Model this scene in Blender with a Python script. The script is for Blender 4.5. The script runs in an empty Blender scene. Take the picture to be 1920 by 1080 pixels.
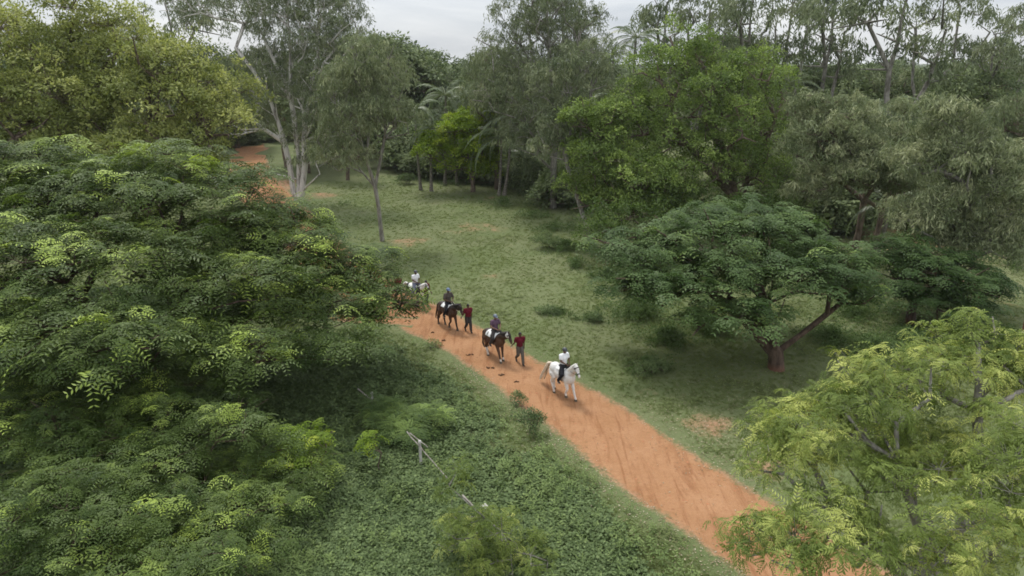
import bpy, math, random
import numpy as np
from mathutils import Vector, Matrix, noise as mnoise
R = math.radians
SC = bpy.context.scene
COL = SC.collection

# ------------------------------------------------------------------ camera
CAM_H, PITCH, FOC = 14.5, R(17.7), 1321.0          # metres, downward tilt, focal length for a 1920 wide picture
cam_d = bpy.data.cameras.new('camera'); cam = bpy.data.objects.new('camera', cam_d); COL.objects.link(cam)
cam.location = (0, 0, CAM_H); cam.rotation_euler = (R(90) - PITCH, 0, 0)
cam_d.sensor_width = 36; cam_d.lens = 36 * FOC / 1920
cam_d.clip_start = 0.5; cam_d.clip_end = 9000
SC.camera = cam

# ------------------------------------------------------------------ sky and sun
SUN_EL, SUN_AZ = 58.0, -28.0        # degrees; azimuth measured clockwise from +Y (away from the camera)
SC.world = bpy.data.worlds.new('World'); SC.world.use_nodes = True
wn = SC.world.node_tree; wn.nodes.clear(); wl = wn.links
def N(nt, t, **kw):
    n = nt.nodes.new(t)
    for k, v in kw.items(): setattr(n, k, v)
    return n
sky = N(wn, 'ShaderNodeTexSky', sky_type='NISHITA', sun_disc=False)
sky.sun_elevation = R(SUN_EL); sky.sun_rotation = R(SUN_AZ)
tc = N(wn, 'ShaderNodeTexCoord'); mp = N(wn, 'ShaderNodeMapping'); mp.inputs['Scale'].default_value = (1.0, 1.0, 5.5)
wl.new(tc.outputs['Generated'], mp.inputs['Vector'])
n1 = N(wn, 'ShaderNodeTexNoise'); n1.inputs['Scale'].default_value = 2.3; n1.inputs['Detail'].default_value = 7; n1.inputs['Roughness'].default_value = .55
n1.inputs['Distortion'].default_value = .35
wl.new(mp.outputs[0], n1.inputs['Vector'])
cr = N(wn, 'ShaderNodeValToRGB')
cr.color_ramp.elements[0].position = .36; cr.color_ramp.elements[0].color = (.60, .645, .72, 1)
cr.color_ramp.elements[1].position = .60; cr.color_ramp.elements[1].color = (.93, .945, .97, 1)
wl.new(n1.outputs[0], cr.inputs[0])
CLOUD_GAIN = N(wn, 'ShaderNodeVectorMath', operation='SCALE'); CLOUD_GAIN.inputs['Scale'].default_value = 4.5
wl.new(cr.outputs[0], CLOUD_GAIN.inputs[0])
mx = N(wn, 'ShaderNodeMix', data_type='RGBA'); mx.inputs[0].default_value = .92
# an overcast sky is brighter overhead than at the horizon
sx = N(wn, 'ShaderNodeSeparateXYZ'); wl.new(tc.outputs['Generated'], sx.inputs[0])
zr = N(wn, 'ShaderNodeMapRange'); zr.inputs[1].default_value = 0.0; zr.inputs[2].default_value = 1.0; zr.inputs[3].default_value = 1.0; zr.inputs[4].default_value = 2.5
wl.new(sx.outputs['Z'], zr.inputs[0]); zs = N(wn, 'ShaderNodeVectorMath', operation='SCALE'); wl.new(CLOUD_GAIN.outputs[0], zs.inputs[0]); wl.new(zr.outputs[0], zs.inputs['Scale'])
wl.new(sky.outputs[0], mx.inputs[6]); wl.new(zs.outputs[0], mx.inputs[7])
bg = N(wn, 'ShaderNodeBackground'); bg.inputs['Strength'].default_value = .10
wl.new(mx.outputs[2], bg.inputs['Color'])
wo = N(wn, 'ShaderNodeOutputWorld'); wl.new(bg.outputs[0], wo.inputs['Surface'])

sd = bpy.data.lights.new('sun', 'SUN'); sun = bpy.data.objects.new('sun', sd); COL.objects.link(sun)
sd.energy = 1.5; sd.angle = R(14); sd.color = (1, .96, .90)
sdir = Vector((math.sin(R(SUN_AZ)) * math.cos(R(SUN_EL)), math.cos(R(SUN_AZ)) * math.cos(R(SUN_EL)), math.sin(R(SUN_EL))))
sun.rotation_euler = sdir.to_track_quat('Z', 'Y').to_euler(); sun.location = sdir * 60

SC.view_settings.view_transform = 'Standard'; SC.view_settings.look = 'None'
SC.view_settings.exposure = 0.95; SC.view_settings.gamma = 1; SC.view_settings.use_curve_mapping = False
SC.render.engine = 'CYCLES'
SC.cycles.use_denoising = True
SC.cycles.max_bounces = 6; SC.cycles.diffuse_bounces = 3; SC.cycles.glossy_bounces = 2
SC.cycles.transmission_bounces = 4; SC.cycles.volume_bounces = 1; SC.cycles.transparent_max_bounces = 4
SC.cycles.use_adaptive_sampling = True; SC.cycles.adaptive_threshold = .02
SC.cycles.filter_width = 1.7
SC.render.use_persistent_data = False

# ------------------------------------------------------------------ helpers
CP, SP = math.cos(PITCH), math.sin(PITCH)
def ray(u, v):
    x, up = (u - 960) / FOC, (540 - v) / FOC
    return x, CP + up * SP, -SP + up * CP
def at(u, v, z=0.0):                       # point of the plane z seen at pixel (u, v)
    dx, dy, dz = ray(u, v); t = (z - CAM_H) / dz
    return Vector((dx * t, dy * t, z))
def atY(u, v, Y):                          # point at ground distance Y seen at pixel (u, v), and metres per pixel there
    dx, dy, dz = ray(u, v); t = Y / dy
    return Vector((dx * t, Y, CAM_H + dz * t)), t / FOC
def gz(x, y):
    x = np.asarray(x, float); y = np.asarray(y, float)
    return .10 * np.sin(x * .21 + 1.3) * np.sin(y * .17) + .05 * np.sin(x * .53 + y * .31) + .03 * np.sin(y * .9 - x * .7)
def gzf(x, y): return float(gz(x, y))

def tag(o, label=None, cat=None, group=None, kind=None):
    if label: o['label'] = label
    if cat: o['category'] = cat
    if group: o['group'] = group
    if kind: o['kind'] = kind
    return o
def empty(name, loc, rz=0, **k):
    o = bpy.data.objects.new(name, None); COL.objects.link(o); o.location = loc; o.rotation_euler = (0, 0, rz)
    o.empty_display_size = .3
    return tag(o, **k)
def link(name, me, mat=None, parent=None, **k):
    o = bpy.data.objects.new(name, me); COL.objects.link(o)
    if mat is not None and not me.materials: me.materials.append(mat)
    if parent is not None: o.parent = parent
    return tag(o, **k)
def copy_tree(root, loc, rz, scale=1.0, **k):
    r = root.copy(); COL.objects.link(r); r.location = loc; r.rotation_euler = (0, 0, rz)
    r.scale = (scale,) * 3 if not isinstance(scale, (tuple, list)) else scale
    tag(r, **k)
    for ch in list(root.children):
        c = ch.copy(); COL.objects.link(c); c.parent = r
        for g in ch.children:
            d = g.copy(); COL.objects.link(d); d.parent = c
    return r

def quad_mesh(name, Q, tint=None, smooth=False):
    """Q (n,4,3) free quads -> one mesh, tint (n,) stored per point"""
    n = len(Q); me = bpy.data.meshes.new(name)
    me.vertices.add(4 * n); me.vertices.foreach_set('co', np.ascontiguousarray(Q, np.float32).reshape(-1))
    me.loops.add(4 * n); me.loops.foreach_set('vertex_index', np.arange(4 * n, dtype=np.int32))
    me.polygons.add(n); me.polygons.foreach_set('loop_start', np.arange(0, 4 * n, 4, dtype=np.int32))
    me.update(calc_edges=True)
    if tint is not None:
        a = me.attributes.new('tint', 'FLOAT', 'POINT'); a.data.foreach_set('value', np.repeat(np.asarray(tint, np.float32), 4))
    return me
def poly_mesh(name, V, F, smooth=True):
    me = bpy.data.meshes.new(name); me.from_pydata([tuple(v) for v in V], [], [tuple(f) for f in F]); me.update()
    if smooth: me.polygons.foreach_set('use_smooth', np.ones(len(me.polygons), bool))
    return me

# ---------- materials
def new_mat(name):
    m = bpy.data.materials.new(name); m.use_nodes = True; m.node_tree.nodes.clear(); return m, m.node_tree
def rgb(c): return (c[0], c[1], c[2], 1)
def leaf_mat(name, dark, mid, young, trans=.28, rough=.6, spec=.12, patch=.6):
    """leaf colour runs dark -> mid -> young with the leaf's own age (tint), with slow drift over the place"""
    m, nt = new_mat(name); L = nt.links
    at_ = N(nt, 'ShaderNodeAttribute', attribute_name='tint')
    geo = N(nt, 'ShaderNodeNewGeometry')
    nz = N(nt, 'ShaderNodeTexNoise'); nz.inputs['Scale'].default_value = patch; nz.inputs['Detail'].default_value = 3
    L.new(geo.outputs['Position'], nz.inputs['Vector'])
    ma = N(nt, 'ShaderNodeMath', operation='MULTIPLY_ADD'); ma.inputs[1].default_value = .5; L.new(nz.outputs[0], ma.inputs[0])
    ad = N(nt, 'ShaderNodeMath', operation='SUBTRACT'); ad.inputs[1].default_value = .25
    L.new(at_.outputs['Fac'], ma.inputs[2]); L.new(ma.outputs[0], ad.inputs[0])
    r = N(nt, 'ShaderNodeValToRGB'); e = r.color_ramp.elements
    e[0].position = .05; e[0].color = rgb(dark); e[1].position = 1; e[1].color = rgb(young)
    k = e.new(.55); k.color = rgb(mid)
    L.new(ad.outputs[0], r.inputs[0])
    p = N(nt, 'ShaderNodeBsdfPrincipled'); p.inputs['Roughness'].default_value = rough; p.inputs['Specular IOR Level'].default_value = spec
    t = N(nt, 'ShaderNodeBsdfTranslucent'); ms = N(nt, 'ShaderNodeMixShader'); ms.inputs[0].default_value = trans
    hs = N(nt, 'ShaderNodeHueSaturation'); hs.inputs['Saturation'].default_value = 1.15; hs.inputs['Value'].default_value = 1.5
    L.new(r.outputs[0], p.inputs['Base Color']); L.new(r.outputs[0], hs.inputs['Color']); L.new(hs.outputs[0], t.inputs['Color'])
    L.new(p.outputs[0], ms.inputs[1]); L.new(t.outputs[0], ms.inputs[2])
    o = N(nt, 'ShaderNodeOutputMaterial'); L.new(ms.outputs[0], o.inputs['Surface'])
    return m
def bark_mat(name, a, b, scale=3.0, stretch=.25, bump=.35, thr=(.4, .6), foot=None, rough=.85):
    m, nt = new_mat(name); L = nt.links
    tcn = N(nt, 'ShaderNodeTexCoord'); mp_ = N(nt, 'ShaderNodeMapping'); mp_.inputs['Scale'].default_value = (1, 1, stretch)
    L.new(tcn.outputs['Object'], mp_.inputs[0])
    nz = N(nt, 'ShaderNodeTexNoise'); nz.inputs['Scale'].default_value = scale; nz.inputs['Detail'].default_value = 6; nz.inputs['Roughness'].default_value = .65
    L.new(mp_.outputs[0], nz.inputs['Vector'])
    r = N(nt, 'ShaderNodeValToRGB'); e = r.color_ramp.elements
    e[0].position = thr[0]; e[0].color = rgb(a); e[1].position = thr[1]; e[1].color = rgb(b)
    L.new(nz.outputs[0], r.inputs[0])
    p = N(nt, 'ShaderNodeBsdfPrincipled'); p.inputs['Roughness'].default_value = rough; p.inputs['Specular IOR Level'].default_value = .2
    src = r.outputs[0]
    if foot:                                # red soil splashed on the lowest part of the trunk
        sx = N(nt, 'ShaderNodeSeparateXYZ'); L.new(tcn.outputs['Object'], sx.inputs[0])
        mr = N(nt, 'ShaderNodeMapRange'); mr.inputs['From Min'].default_value = foot[1]; mr.inputs['From Max'].default_value = 0.0
        L.new(sx.outputs['Z'], mr.inputs['Value'])
        mm = N(nt, 'ShaderNodeMix', data_type='RGBA'); L.new(mr.outputs[0], mm.inputs[0]); L.new(src, mm.inputs[6]); mm.inputs[7].default_value = rgb(foot[0])
        src = mm.outputs[2]
    L.new(src, p.inputs['Base Color'])
    bp = N(nt, 'ShaderNodeBump'); bp.inputs['Strength'].default_value = bump; bp.inputs['Distance'].default_value = .05
    n2 = N(nt, 'ShaderNodeTexNoise'); n2.inputs['Scale'].default_value = scale * 5; n2.inputs['Detail'].default_value = 5
    L.new(mp_.outputs[0], n2.inputs['Vector']); L.new(n2.outputs[0], bp.inputs['Height']); L.new(bp.outputs[0], p.inputs['Normal'])
    o = N(nt, 'ShaderNodeOutputMaterial'); L.new(p.outputs[0], o.inputs['Surface'])
    return m
def plain_mat(name, c, rough=.7, spec=.3, var=.12, scale=8, bump=0.0, metal=0):
    m, nt = new_mat(name); L = nt.links
    tcn = N(nt, 'ShaderNodeTexCoord'); nz = N(nt, 'ShaderNodeTexNoise'); nz.inputs['Scale'].default_value = scale; nz.inputs['Detail'].default_value = 4
    L.new(tcn.outputs['Object'], nz.inputs['Vector'])
    r = N(nt, 'ShaderNodeValToRGB'); e = r.color_ramp.elements
    e[0].position = .3; e[0].color = rgb([x * (1 - var) for x in c]); e[1].position = .7; e[1].color = rgb([min(1, x * (1 + var)) for x in c])
    L.new(nz.outputs[0], r.inputs[0])
    p = N(nt, 'ShaderNodeBsdfPrincipled'); p.inputs['Roughness'].default_value = rough; p.inputs['Specular IOR Level'].default_value = spec; p.inputs['Metallic'].default_value = metal
    L.new(r.outputs[0], p.inputs['Base Color'])
    if bump:
        bp = N(nt, 'ShaderNodeBump'); bp.inputs['Strength'].default_value = bump; bp.inputs['Distance'].default_value = .02
        L.new(nz.outputs[0], bp.inputs['Height']); L.new(bp.outputs[0], p.inputs['Normal'])
    o = N(nt, 'ShaderNodeOutputMaterial'); L.new(p.outputs[0], o.inputs['Surface'])
    return m

# ------------------------------------------------------------------ ground, path
PATH = [(20, -5, 2.0), (16, 4, 2.0), (12.5, 11, 1.9), (9.55, 16.6, 1.8), (7.7, 19.6, 1.8), (6.1, 22.1, 1.82), (4.5, 25, 1.85), (2.95, 27.9, 1.78),
        (1.1, 30.6, 1.7), (-.55, 33.2, 1.55), (-2.7, 36.2, 1.6), (-4.9, 38.9, 1.75), (-6.9, 41.5, 1.8), (-9.5, 44.9, 2.0), (-12.6, 49.8, 2.3),
        (-17, 58, 2.2), (-24, 72, 2.5), (-31.5, 86, 3.0), (-39, 105, 2.6), (-48, 130, 2.6), (-62, 170, 2.6)]
SIDE = [(-5.6, 38.6, .55), (-7.3, 38.9, .42), (-8.8, 39.2, .36), (-10.5, 39.6, .26), (-12.5, 39.9, .05)]
def smooth_line(pts, n=8):
    P_ = np.array(pts, float); out = []
    for i in range(len(P_) - 1):
        p0, p1, p2, p3 = P_[max(i - 1, 0)], P_[i], P_[i + 1], P_[min(i + 2, len(P_) - 1)]
        for k in range(n):
            t = k / n
            out.append(.5 * ((2 * p1) + (-p0 + p2) * t + (2 * p0 - 5 * p1 + 4 * p2 - p3) * t * t + (-p0 + 3 * p1 - 3 * p2 + p3) * t ** 3))
    out.append(P_[-1]); return np.array(out)
PL, SL = smooth_line(PATH), smooth_line(SIDE)
def dist_line(x, y, L_):
    """signed-ish distance outside the verge (negative on the path)"""
    x = np.asarray(x, float).ravel(); y = np.asarray(y, float).ravel(); best = np.full(x.shape, 1e9); side = np.zeros(x.shape)
    for a, b in zip(L_[:-1], L_[1:]):
        d = b[:2] - a[:2]; l2 = d @ d
        t = np.clip(((x - a[0]) * d[0] + (y - a[1]) * d[1]) / l2, 0, 1)
        px, py = a[0] + t * d[0], a[1] + t * d[1]
        dd = np.hypot(x - px, y - py) - (a[2] + t * (b[2] - a[2]))
        m = dd < best; best[m] = dd[m]; side[m] = np.sign(d[0] * (y - py) - d[1] * (x - px))[m]
    return best, side                      # side > 0: to the left of the walking-away direction (the camera's left)
def path_d(x, y):
    a, s = dist_line(x, y, PL); b, _ = dist_line(x, y, SL)
    return np.minimum(a, b), s

BARE = [(-9, 58, 3.5, .6), (-1.5, 48, 1.6, .55), (-5.0, 62, 2.5, .5), (3.5, 66, 3, .45), (-31, 87, 7, .9), (-46, 125, 7, .9), (-22, 80, 4, .6), (-18, 69, 5, .35), (-4.5, 52.5, 1.3, .35), (-3, 64, 4.5, .55), (-2, 79, 4, .5), (-6, 92, 9, .45), (2.5, 50, 2, .35),
        (-8, 76, 4, .4), (8.2, 26.5, 2.0, .62), (6.4, 29.6, 1.3, .5), (9.8, 23.5, 1.8, .6), (-4.5, 90, 5, .5), (-14, 64, 3, .4), (2, 44, 1.2, .25), (30, 45, 9, .5), (36, 60, 14, .6), (13.2, 31.7, .8, .35), (-1, 42.5, 1.4, .3), (6, 82, 3, .5), (0, 57, 2, .4)]
def bare(x, y):
    b = np.zeros(np.shape(x))
    for cx, cy, r, s in BARE: b = np.maximum(b, s * np.exp(-((x - cx) ** 2 + ((y - cy) * 1.0) ** 2) / (r * r)))
    return b

def ground_group():
    g = bpy.data.node_groups.new('soil_and_grass', 'ShaderNodeTree')
    g.interface.new_socket('Path', in_out='INPUT', socket_type='NodeSocketFloat')
    g.interface.new_socket('Bare', in_out='INPUT', socket_type='NodeSocketFloat')
    g.interface.new_socket('Field', in_out='INPUT', socket_type='NodeSocketFloat')
    g.interface.new_socket('Color', in_out='OUTPUT', socket_type='NodeSocketColor')
    g.interface.new_socket('Normal', in_out='OUTPUT', socket_type='NodeSocketVector')
    L = g.links; gi = N(g, 'NodeGroupInput'); go = N(g, 'NodeGroupOutput')
    geo = N(g, 'ShaderNodeNewGeometry')
    def noise_(sc, det=4, rough=.55, vec=None, dist=0):
        n = N(g, 'ShaderNodeTexNoise'); n.inputs['Scale'].default_value = sc; n.inputs['Detail'].default_value = det; n.inputs['Roughness'].default_value = rough; n.inputs['Distortion'].default_value = dist
        L.new(vec or geo.outputs['Position'], n.inputs['Vector']); return n.outputs[0]
    def ramp(src, a, b, ca, cb):
        r = N(g, 'ShaderNodeValToRGB'); e = r.color_ramp.elements; e[0].position = a; e[0].color = rgb(ca); e[1].position = b; e[1].color = rgb(cb); L.new(src, r.inputs[0]); return r.outputs[0]
    def mix(f, a, b):
        m = N(g, 'ShaderNodeMix', data_type='RGBA'); L.new(f, m.inputs[0]); L.new(a, m.inputs[6]); L.new(b, m.inputs[7]); return m.outputs[2]
    def rng_(src, a, b, lo=0, hi=1):
        m = N(g, 'ShaderNodeMapRange', interpolation_type='SMOOTHSTEP'); m.inputs[1].default_value = a; m.inputs[2].default_value = b; m.inputs[3].default_value = lo; m.inputs[4].default_value = hi
        L.new(src, m.inputs[0]); return m.outputs[0]
    def math_(op, a, b):
        m = N(g, 'ShaderNodeMath', operation=op)
        for i, s in enumerate((a, b)):
            if isinstance(s, (int, float)): m.inputs[i].default_value = s
            else: L.new(s, m.inputs[i])
        return m.outputs[0]
    big = noise_(.16, 5, .6, dist=.4); med = noise_(.9, 5, .65); fine = noise_(7, 5, .7); vfine = noise_(38, 3, .6)
    grass = mix(rng_(big, .38, .62), ramp(fine, .3, .72, (.100, .128, .050), (.128, .156, .066)), ramp(fine, .3, .7, (.118, .140, .062), (.150, .168, .082)))
    dry = ramp(fine, .3, .7, (.150, .125, .070), (.27, .215, .135))
    grass = mix(math_('MULTIPLY', rng_(med, .50, .80), .25), grass, dry)
    field = ramp(med, .3, .7, (.15, .17, .08), (.27, .26, .15))
    grass = mix(gi.outputs['Field'], grass, field)
    # bare soil showing through
    bm = math_('ADD', gi.outputs['Bare'], math_('MULTIPLY', math_('SUBTRACT', noise_(.55, 6, .7), .5), .9))
    bm = math_('ADD', bm, math_('MULTIPLY', math_('SUBTRACT', fine, .5), .5))
    soil = ramp(fine, .3, .7, (.24, .135, .075), (.39, .235, .145))
    col = mix(rng_(bm, .42, .75), grass, soil)
    # the laterite path
    pm = math_('ADD', gi.outputs['Path'], math_('MULTIPLY', math_('SUBTRACT', noise_(1.5, 6, .7), .5), 1.3))
    pm = math_('ADD', pm, math_('MULTIPLY', math_('SUBTRACT', fine, .5), .75))
    a1 = ramp(noise_(.7, 5, .6, dist=.5), .32, .68, (.275, .138, .064), (.385, .215, .115))
    a2 = ramp(fine, .25, .75, (.25, .125, .058), (.385, .215, .115))
    half = N(g, 'ShaderNodeValue'); half.outputs[0].default_value = .42
    red = mix(half.outputs[0], a1, a2)
    clod = rng_(noise_(3.1, 7, .75), .58, .70)
    st = N(g, 'ShaderNodeMapping'); st.inputs['Rotation'].default_value = (0, 0, R(38)); st.inputs['Scale'].default_value = (2.2, .22, 1); L.new(geo.outputs['Position'], st.inputs[0])
    streak = rng_(noise_(1.3, 6, .7, st.outputs[0], .6), .48, .66)
    a3 = N(g, 'ShaderNodeRGB'); a3.outputs[0].default_value = (.21, .092, .042, 1)
    red = mix(math_('MULTIPLY', streak, .70), red, a3.outputs[0])
    dk = N(g, 'ShaderNodeRGB'); dk.outputs[0].default_value = (.25, .105, .052, 1)
    red = mix(math_('MULTIPLY', clod, .65), red, dk.outputs[0])
    # hoof prints: small dark dents, thick on some stretches
    vo = N(g, 'ShaderNodeTexVoronoi'); vo.inputs['Scale'].default_value = 4.2; vo.inputs['Randomness'].default_value = 1; L.new(geo.outputs['Position'], vo.inputs['Vector'])
    hp = math_('MULTIPLY', rng_(vo.outputs['Distance'], .16, .30, 1, 0), rng_(noise_(.8, 4, .6), .46, .60))
    hc = N(g, 'ShaderNodeRGB'); hc.outputs[0].default_value = (.21, .095, .048, 1)
    red = mix(math_('MULTIPLY', hp, .55), red, hc.outputs[0])
    pmask = rng_(pm, .30, .80)
    col = mix(pmask, col, red)
    gr = N(g, 'ShaderNodeValToRGB'); gr.color_ramp.elements[0].color = (.80, .80, .80, 1); gr.color_ramp.elements[1].color = (1.14, 1.14, 1.14, 1); gr.color_ramp.elements[0].position = .3; gr.color_ramp.elements[1].position = .7
    L.new(vfine, gr.inputs[0])
    mu = N(g, 'ShaderNodeMix', data_type='RGBA', blend_type='MULTIPLY'); mu.inputs[0].default_value = 1; L.new(col, mu.inputs[6]); L.new(gr.outputs[0], mu.inputs[7])
    L.new(mu.outputs[2], go.inputs['Color'])
    bp = N(g, 'ShaderNodeBump'); bp.inputs['Strength'].default_value = .55; bp.inputs['Distance'].default_value = .06
    h = math_('ADD', math_('MULTIPLY', fine, 1.0), math_('MULTIPLY', vfine, .35)); h = math_('ADD', h, math_('MULTIPLY', noise_(2.2, 4), 1.2))
    L.new(h, bp.inputs['Height']); L.new(bp.outputs[0], go.inputs['Normal'])
    return g
GG = ground_group()
def ground_mat(name):
    m, nt = new_mat(name); L = nt.links
    gn = N(nt, 'ShaderNodeGroup'); gn.node_tree = GG
    for s in ('Path', 'Bare', 'Field'):
        a = N(nt, 'ShaderNodeAttribute', attribute_name=s.lower()); L.new(a.outputs['Fac'], gn.inputs[s])
    p = N(nt, 'ShaderNodeBsdfPrincipled'); p.inputs['Roughness'].default_value = .95; p.inputs['Specular IOR Level'].default_value = .1
    L.new(gn.outputs['Color'], p.inputs['Base Color']); L.new(gn.outputs['Normal'], p.inputs['Normal'])
    o = N(nt, 'ShaderNodeOutputMaterial'); L.new(p.outputs[0], o.inputs['Surface'])
    return m
def grid_mesh(name, xs, ys, dz=0.0):
    X, Y = np.meshgrid(xs, ys); nx, ny = len(xs), len(ys)
    Z = gz(X, Y) * np.clip((260 - np.hypot(X, Y)) / 120, 0, 1) + dz
    co = np.stack([X, Y, Z], -1).reshape(-1, 3)
    i = np.arange((ny - 1) * (nx - 1)); r, c = i // (nx - 1), i % (nx - 1); a = r * nx + c
    F = np.stack([a, a + 1, a + nx + 1, a + nx], -1)
    return mesh_np(name, co, F), co
def mesh_np(name, co, F):
    me = bpy.data.meshes.new(name); n, k = F.shape
    me.vertices.add(len(co)); me.vertices.foreach_set('co', np.ascontiguousarray(co, np.float32).ravel())
    me.loops.add(n * k); me.loops.foreach_set('vertex_index', F.astype(np.int32).ravel())
    me.polygons.add(n); me.polygons.foreach_set('loop_start', np.arange(0, n * k, k, dtype=np.int32))
    me.polygons.foreach_set('use_smooth', np.ones(n, bool))
    me.update(calc_edges=True); return me
def set_attr(me, name, v):
    a = me.attributes.new(name, 'FLOAT', 'POINT'); a.data.foreach_set('value', np.asarray(v, np.float32))
def field_f(x, y):
    return np.clip((x - .36 * y - 5) / 7, 0, 1) * np.clip((y - 42) / 12, 0, 1) * .9 + .35 * np.clip((y - 75) / 40, 0, 1) * (x > -30)
gx = np.concatenate([-np.geomspace(62, 4500, 22)[::-1], np.arange(-60, 60.1, .6), np.geomspace(62, 4500, 22)])
gy = np.concatenate([[-900, -300, -100, -40, -20, -8, 0], np.arange(6, 112, .6), np.geomspace(114, 6500, 30)])
me, co = grid_mesh('ground', gx, gy)
set_attr(me, 'path', np.zeros(len(co))); set_attr(me, 'bare', bare(co[:, 0], co[:, 1])); set_attr(me, 'field', np.clip(field_f(co[:, 0], co[:, 1]), 0, 1))
GM = ground_mat('grass_and_soil')
link('ground', me, GM, kind='structure')
def strip(name, Lc, extra, nac, dz, ext_start=0):
    W = []; ts = np.linspace(-1, 1, nac)
    for i, c in enumerate(Lc):
        d = Lc[min(i + 1, len(Lc) - 1)][:2] - Lc[max(i - 1, 0)][:2]; d = d / np.hypot(*d); nrm = np.array([-d[1], d[0]])
        for t in ts:
            p = c[:2] + nrm * t * (c[2] + extra); W.append((p[0], p[1], t * (c[2] + extra), c[2]))
    W = np.array(W); n = len(Lc)
    i = np.arange((n - 1) * (nac - 1)); r, c = i // (nac - 1), i % (nac - 1); a = r * nac + c
    F = np.stack([a, a + nac, a + nac + 1, a + 1], -1)
    s = W[:, 2] / W[:, 3]
    rut = -.035 * (np.exp(-((np.abs(s) - .42) / .16) ** 2))
    z = gz(W[:, 0], W[:, 1]) * np.clip((260 - np.hypot(W[:, 0], W[:, 1])) / 120, 0, 1) + dz
    edge = np.clip((nac / 2 - np.abs(np.tile(np.arange(nac), n) - (nac - 1) / 2)) / 2, 0, 1)
    me = mesh_np(name, np.c_[W[:, :2], z + .012 * np.clip(edge, 0, 1)], F)
    pm = np.clip((W[:, 3] - np.abs(W[:, 2])) / .7 + .52, -1, 2)
    set_attr(me, 'path', np.clip(pm, -.6, 1.6)); set_attr(me, 'bare', np.maximum(bare(W[:, 0], W[:, 1]), np.clip(.75 - (np.abs(W[:, 2]) - W[:, 3]), 0, .62))); set_attr(me, 'field', np.clip(field_f(W[:, 0], W[:, 1]), 0, 1))
    return me
link('dirt_path', strip('dirt_path', PL, 1.0, 25, .012), ground_mat('laterite_path'), kind='structure')
link('side_path', strip('side_path', SL, .35, 9, .020), ground_mat('laterite_side_path'), kind='structure')
# ------------------------------------------------------------------ vegetation kit
def leafq(base, tip, up, w, cup=0.0):
    """one leaf as a kite"""
    base, tip, up = np.array(base, float), np.array(tip, float), np.array(up, float)
    d = tip - base; s = np.cross(d, up); s /= (np.linalg.norm(s) + 1e-9)
    m = base + d * .45 + up * cup
    return np.array([base, m + s * w / 2, tip, m - s * w / 2])
def t_frond_rosette(rng, n=8, L=.42, pairs=5, pl=.15, pw=.045, droop=.5, rise=.35):
    """ring of feathery fronds, each a row of narrow pinnae (rain tree)"""
    Q, T = [], []
    for k in range(n):
        a = 2 * math.pi * (k + rng.uniform(-.3, .3)) / n; l = L * rng.uniform(.75, 1.15); ri = rise * rng.uniform(.5, 1.2)
        c, s = math.cos(a), math.sin(a)
        def P_(t): return np.array([c * l * t, s * l * t, l * (ri * t - (ri + droop) * t * t * rng.uniform(.9, 1.05))])
        side = np.array([-s, c, 0]); tn = rng.normal(0, .07)
        for j in range(pairs):
            t = .22 + .78 * j / (pairs - 1); p = P_(t); taper = 1 - .45 * abs(t - .55)
            for sg in (-1, 1):
                tip = p + (side * sg * .9 + np.array([c, s, 0]) * .45) * pl * taper + np.array([0, 0, -pl * .22 * rng.uniform(.3, 1.6)])
                Q.append(leafq(p, tip, (0, 0, 1), pw)); T.append(tn)
    return np.array(Q), np.array(T)
def t_leafball(rng, n=40, r=.3, ll=.13, lw=.06, droop=.3, flat=.8, top=True):
    Q, T = [], []
    for k in range(n):
        d = rng.normal(0, 1, 3); d /= np.linalg.norm(d)
        if top and d[2] < -.25: d[2] *= -.6
        p = d * np.array([1, 1, flat]) * r * rng.uniform(.35, 1)
        o = d + rng.normal(0, .45, 3); o[2] -= droop; o /= np.linalg.norm(o)
        up = np.array([0, 0, 1.0]) + rng.normal(0, .35, 3); up /= np.linalg.norm(up)
        Q.append(leafq(p, p + o * ll * rng.uniform(.7, 1.2), up, lw * rng.uniform(.8, 1.2))); T.append(rng.normal(0, .09))
    return np.array(Q), np.array(T)
def t_strands(rng, n=6, L=.9, leaves=7, ll=.24, lw=.045, spread=.35):
    """hanging sprays of narrow leaves (eucalyptus)"""
    Q, T = [], []
    for k in range(n):
        a = rng.uniform(0, 2 * math.pi); c, s = math.cos(a), math.sin(a); l = L * rng.uniform(.5, 1.15); sp = spread * rng.uniform(.3, 1.3)
        off = rng.normal(0, .12, 3); tn = rng.normal(0, .1)
        for j in range(leaves):
            t = (j + rng.uniform(0, .8)) / leaves
            p = off + np.array([c * sp * math.sqrt(t) , s * sp * math.sqrt(t), .12 * l * t * 2 - l * .95 * t * t])
            o = np.array([rng.normal(0, .45) + c * .3, rng.normal(0, .45) + s * .3, -1.0]); o /= np.linalg.norm(o)
            up = rng.normal(0, 1, 3); up[2] *= .2; up /= np.linalg.norm(up)
            Q.append(leafq(p, p + o * ll * rng.uniform(.7, 1.2), up, lw)); T.append(tn + rng.normal(0, .05))
    return np.array(Q), np.array(T)
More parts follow.
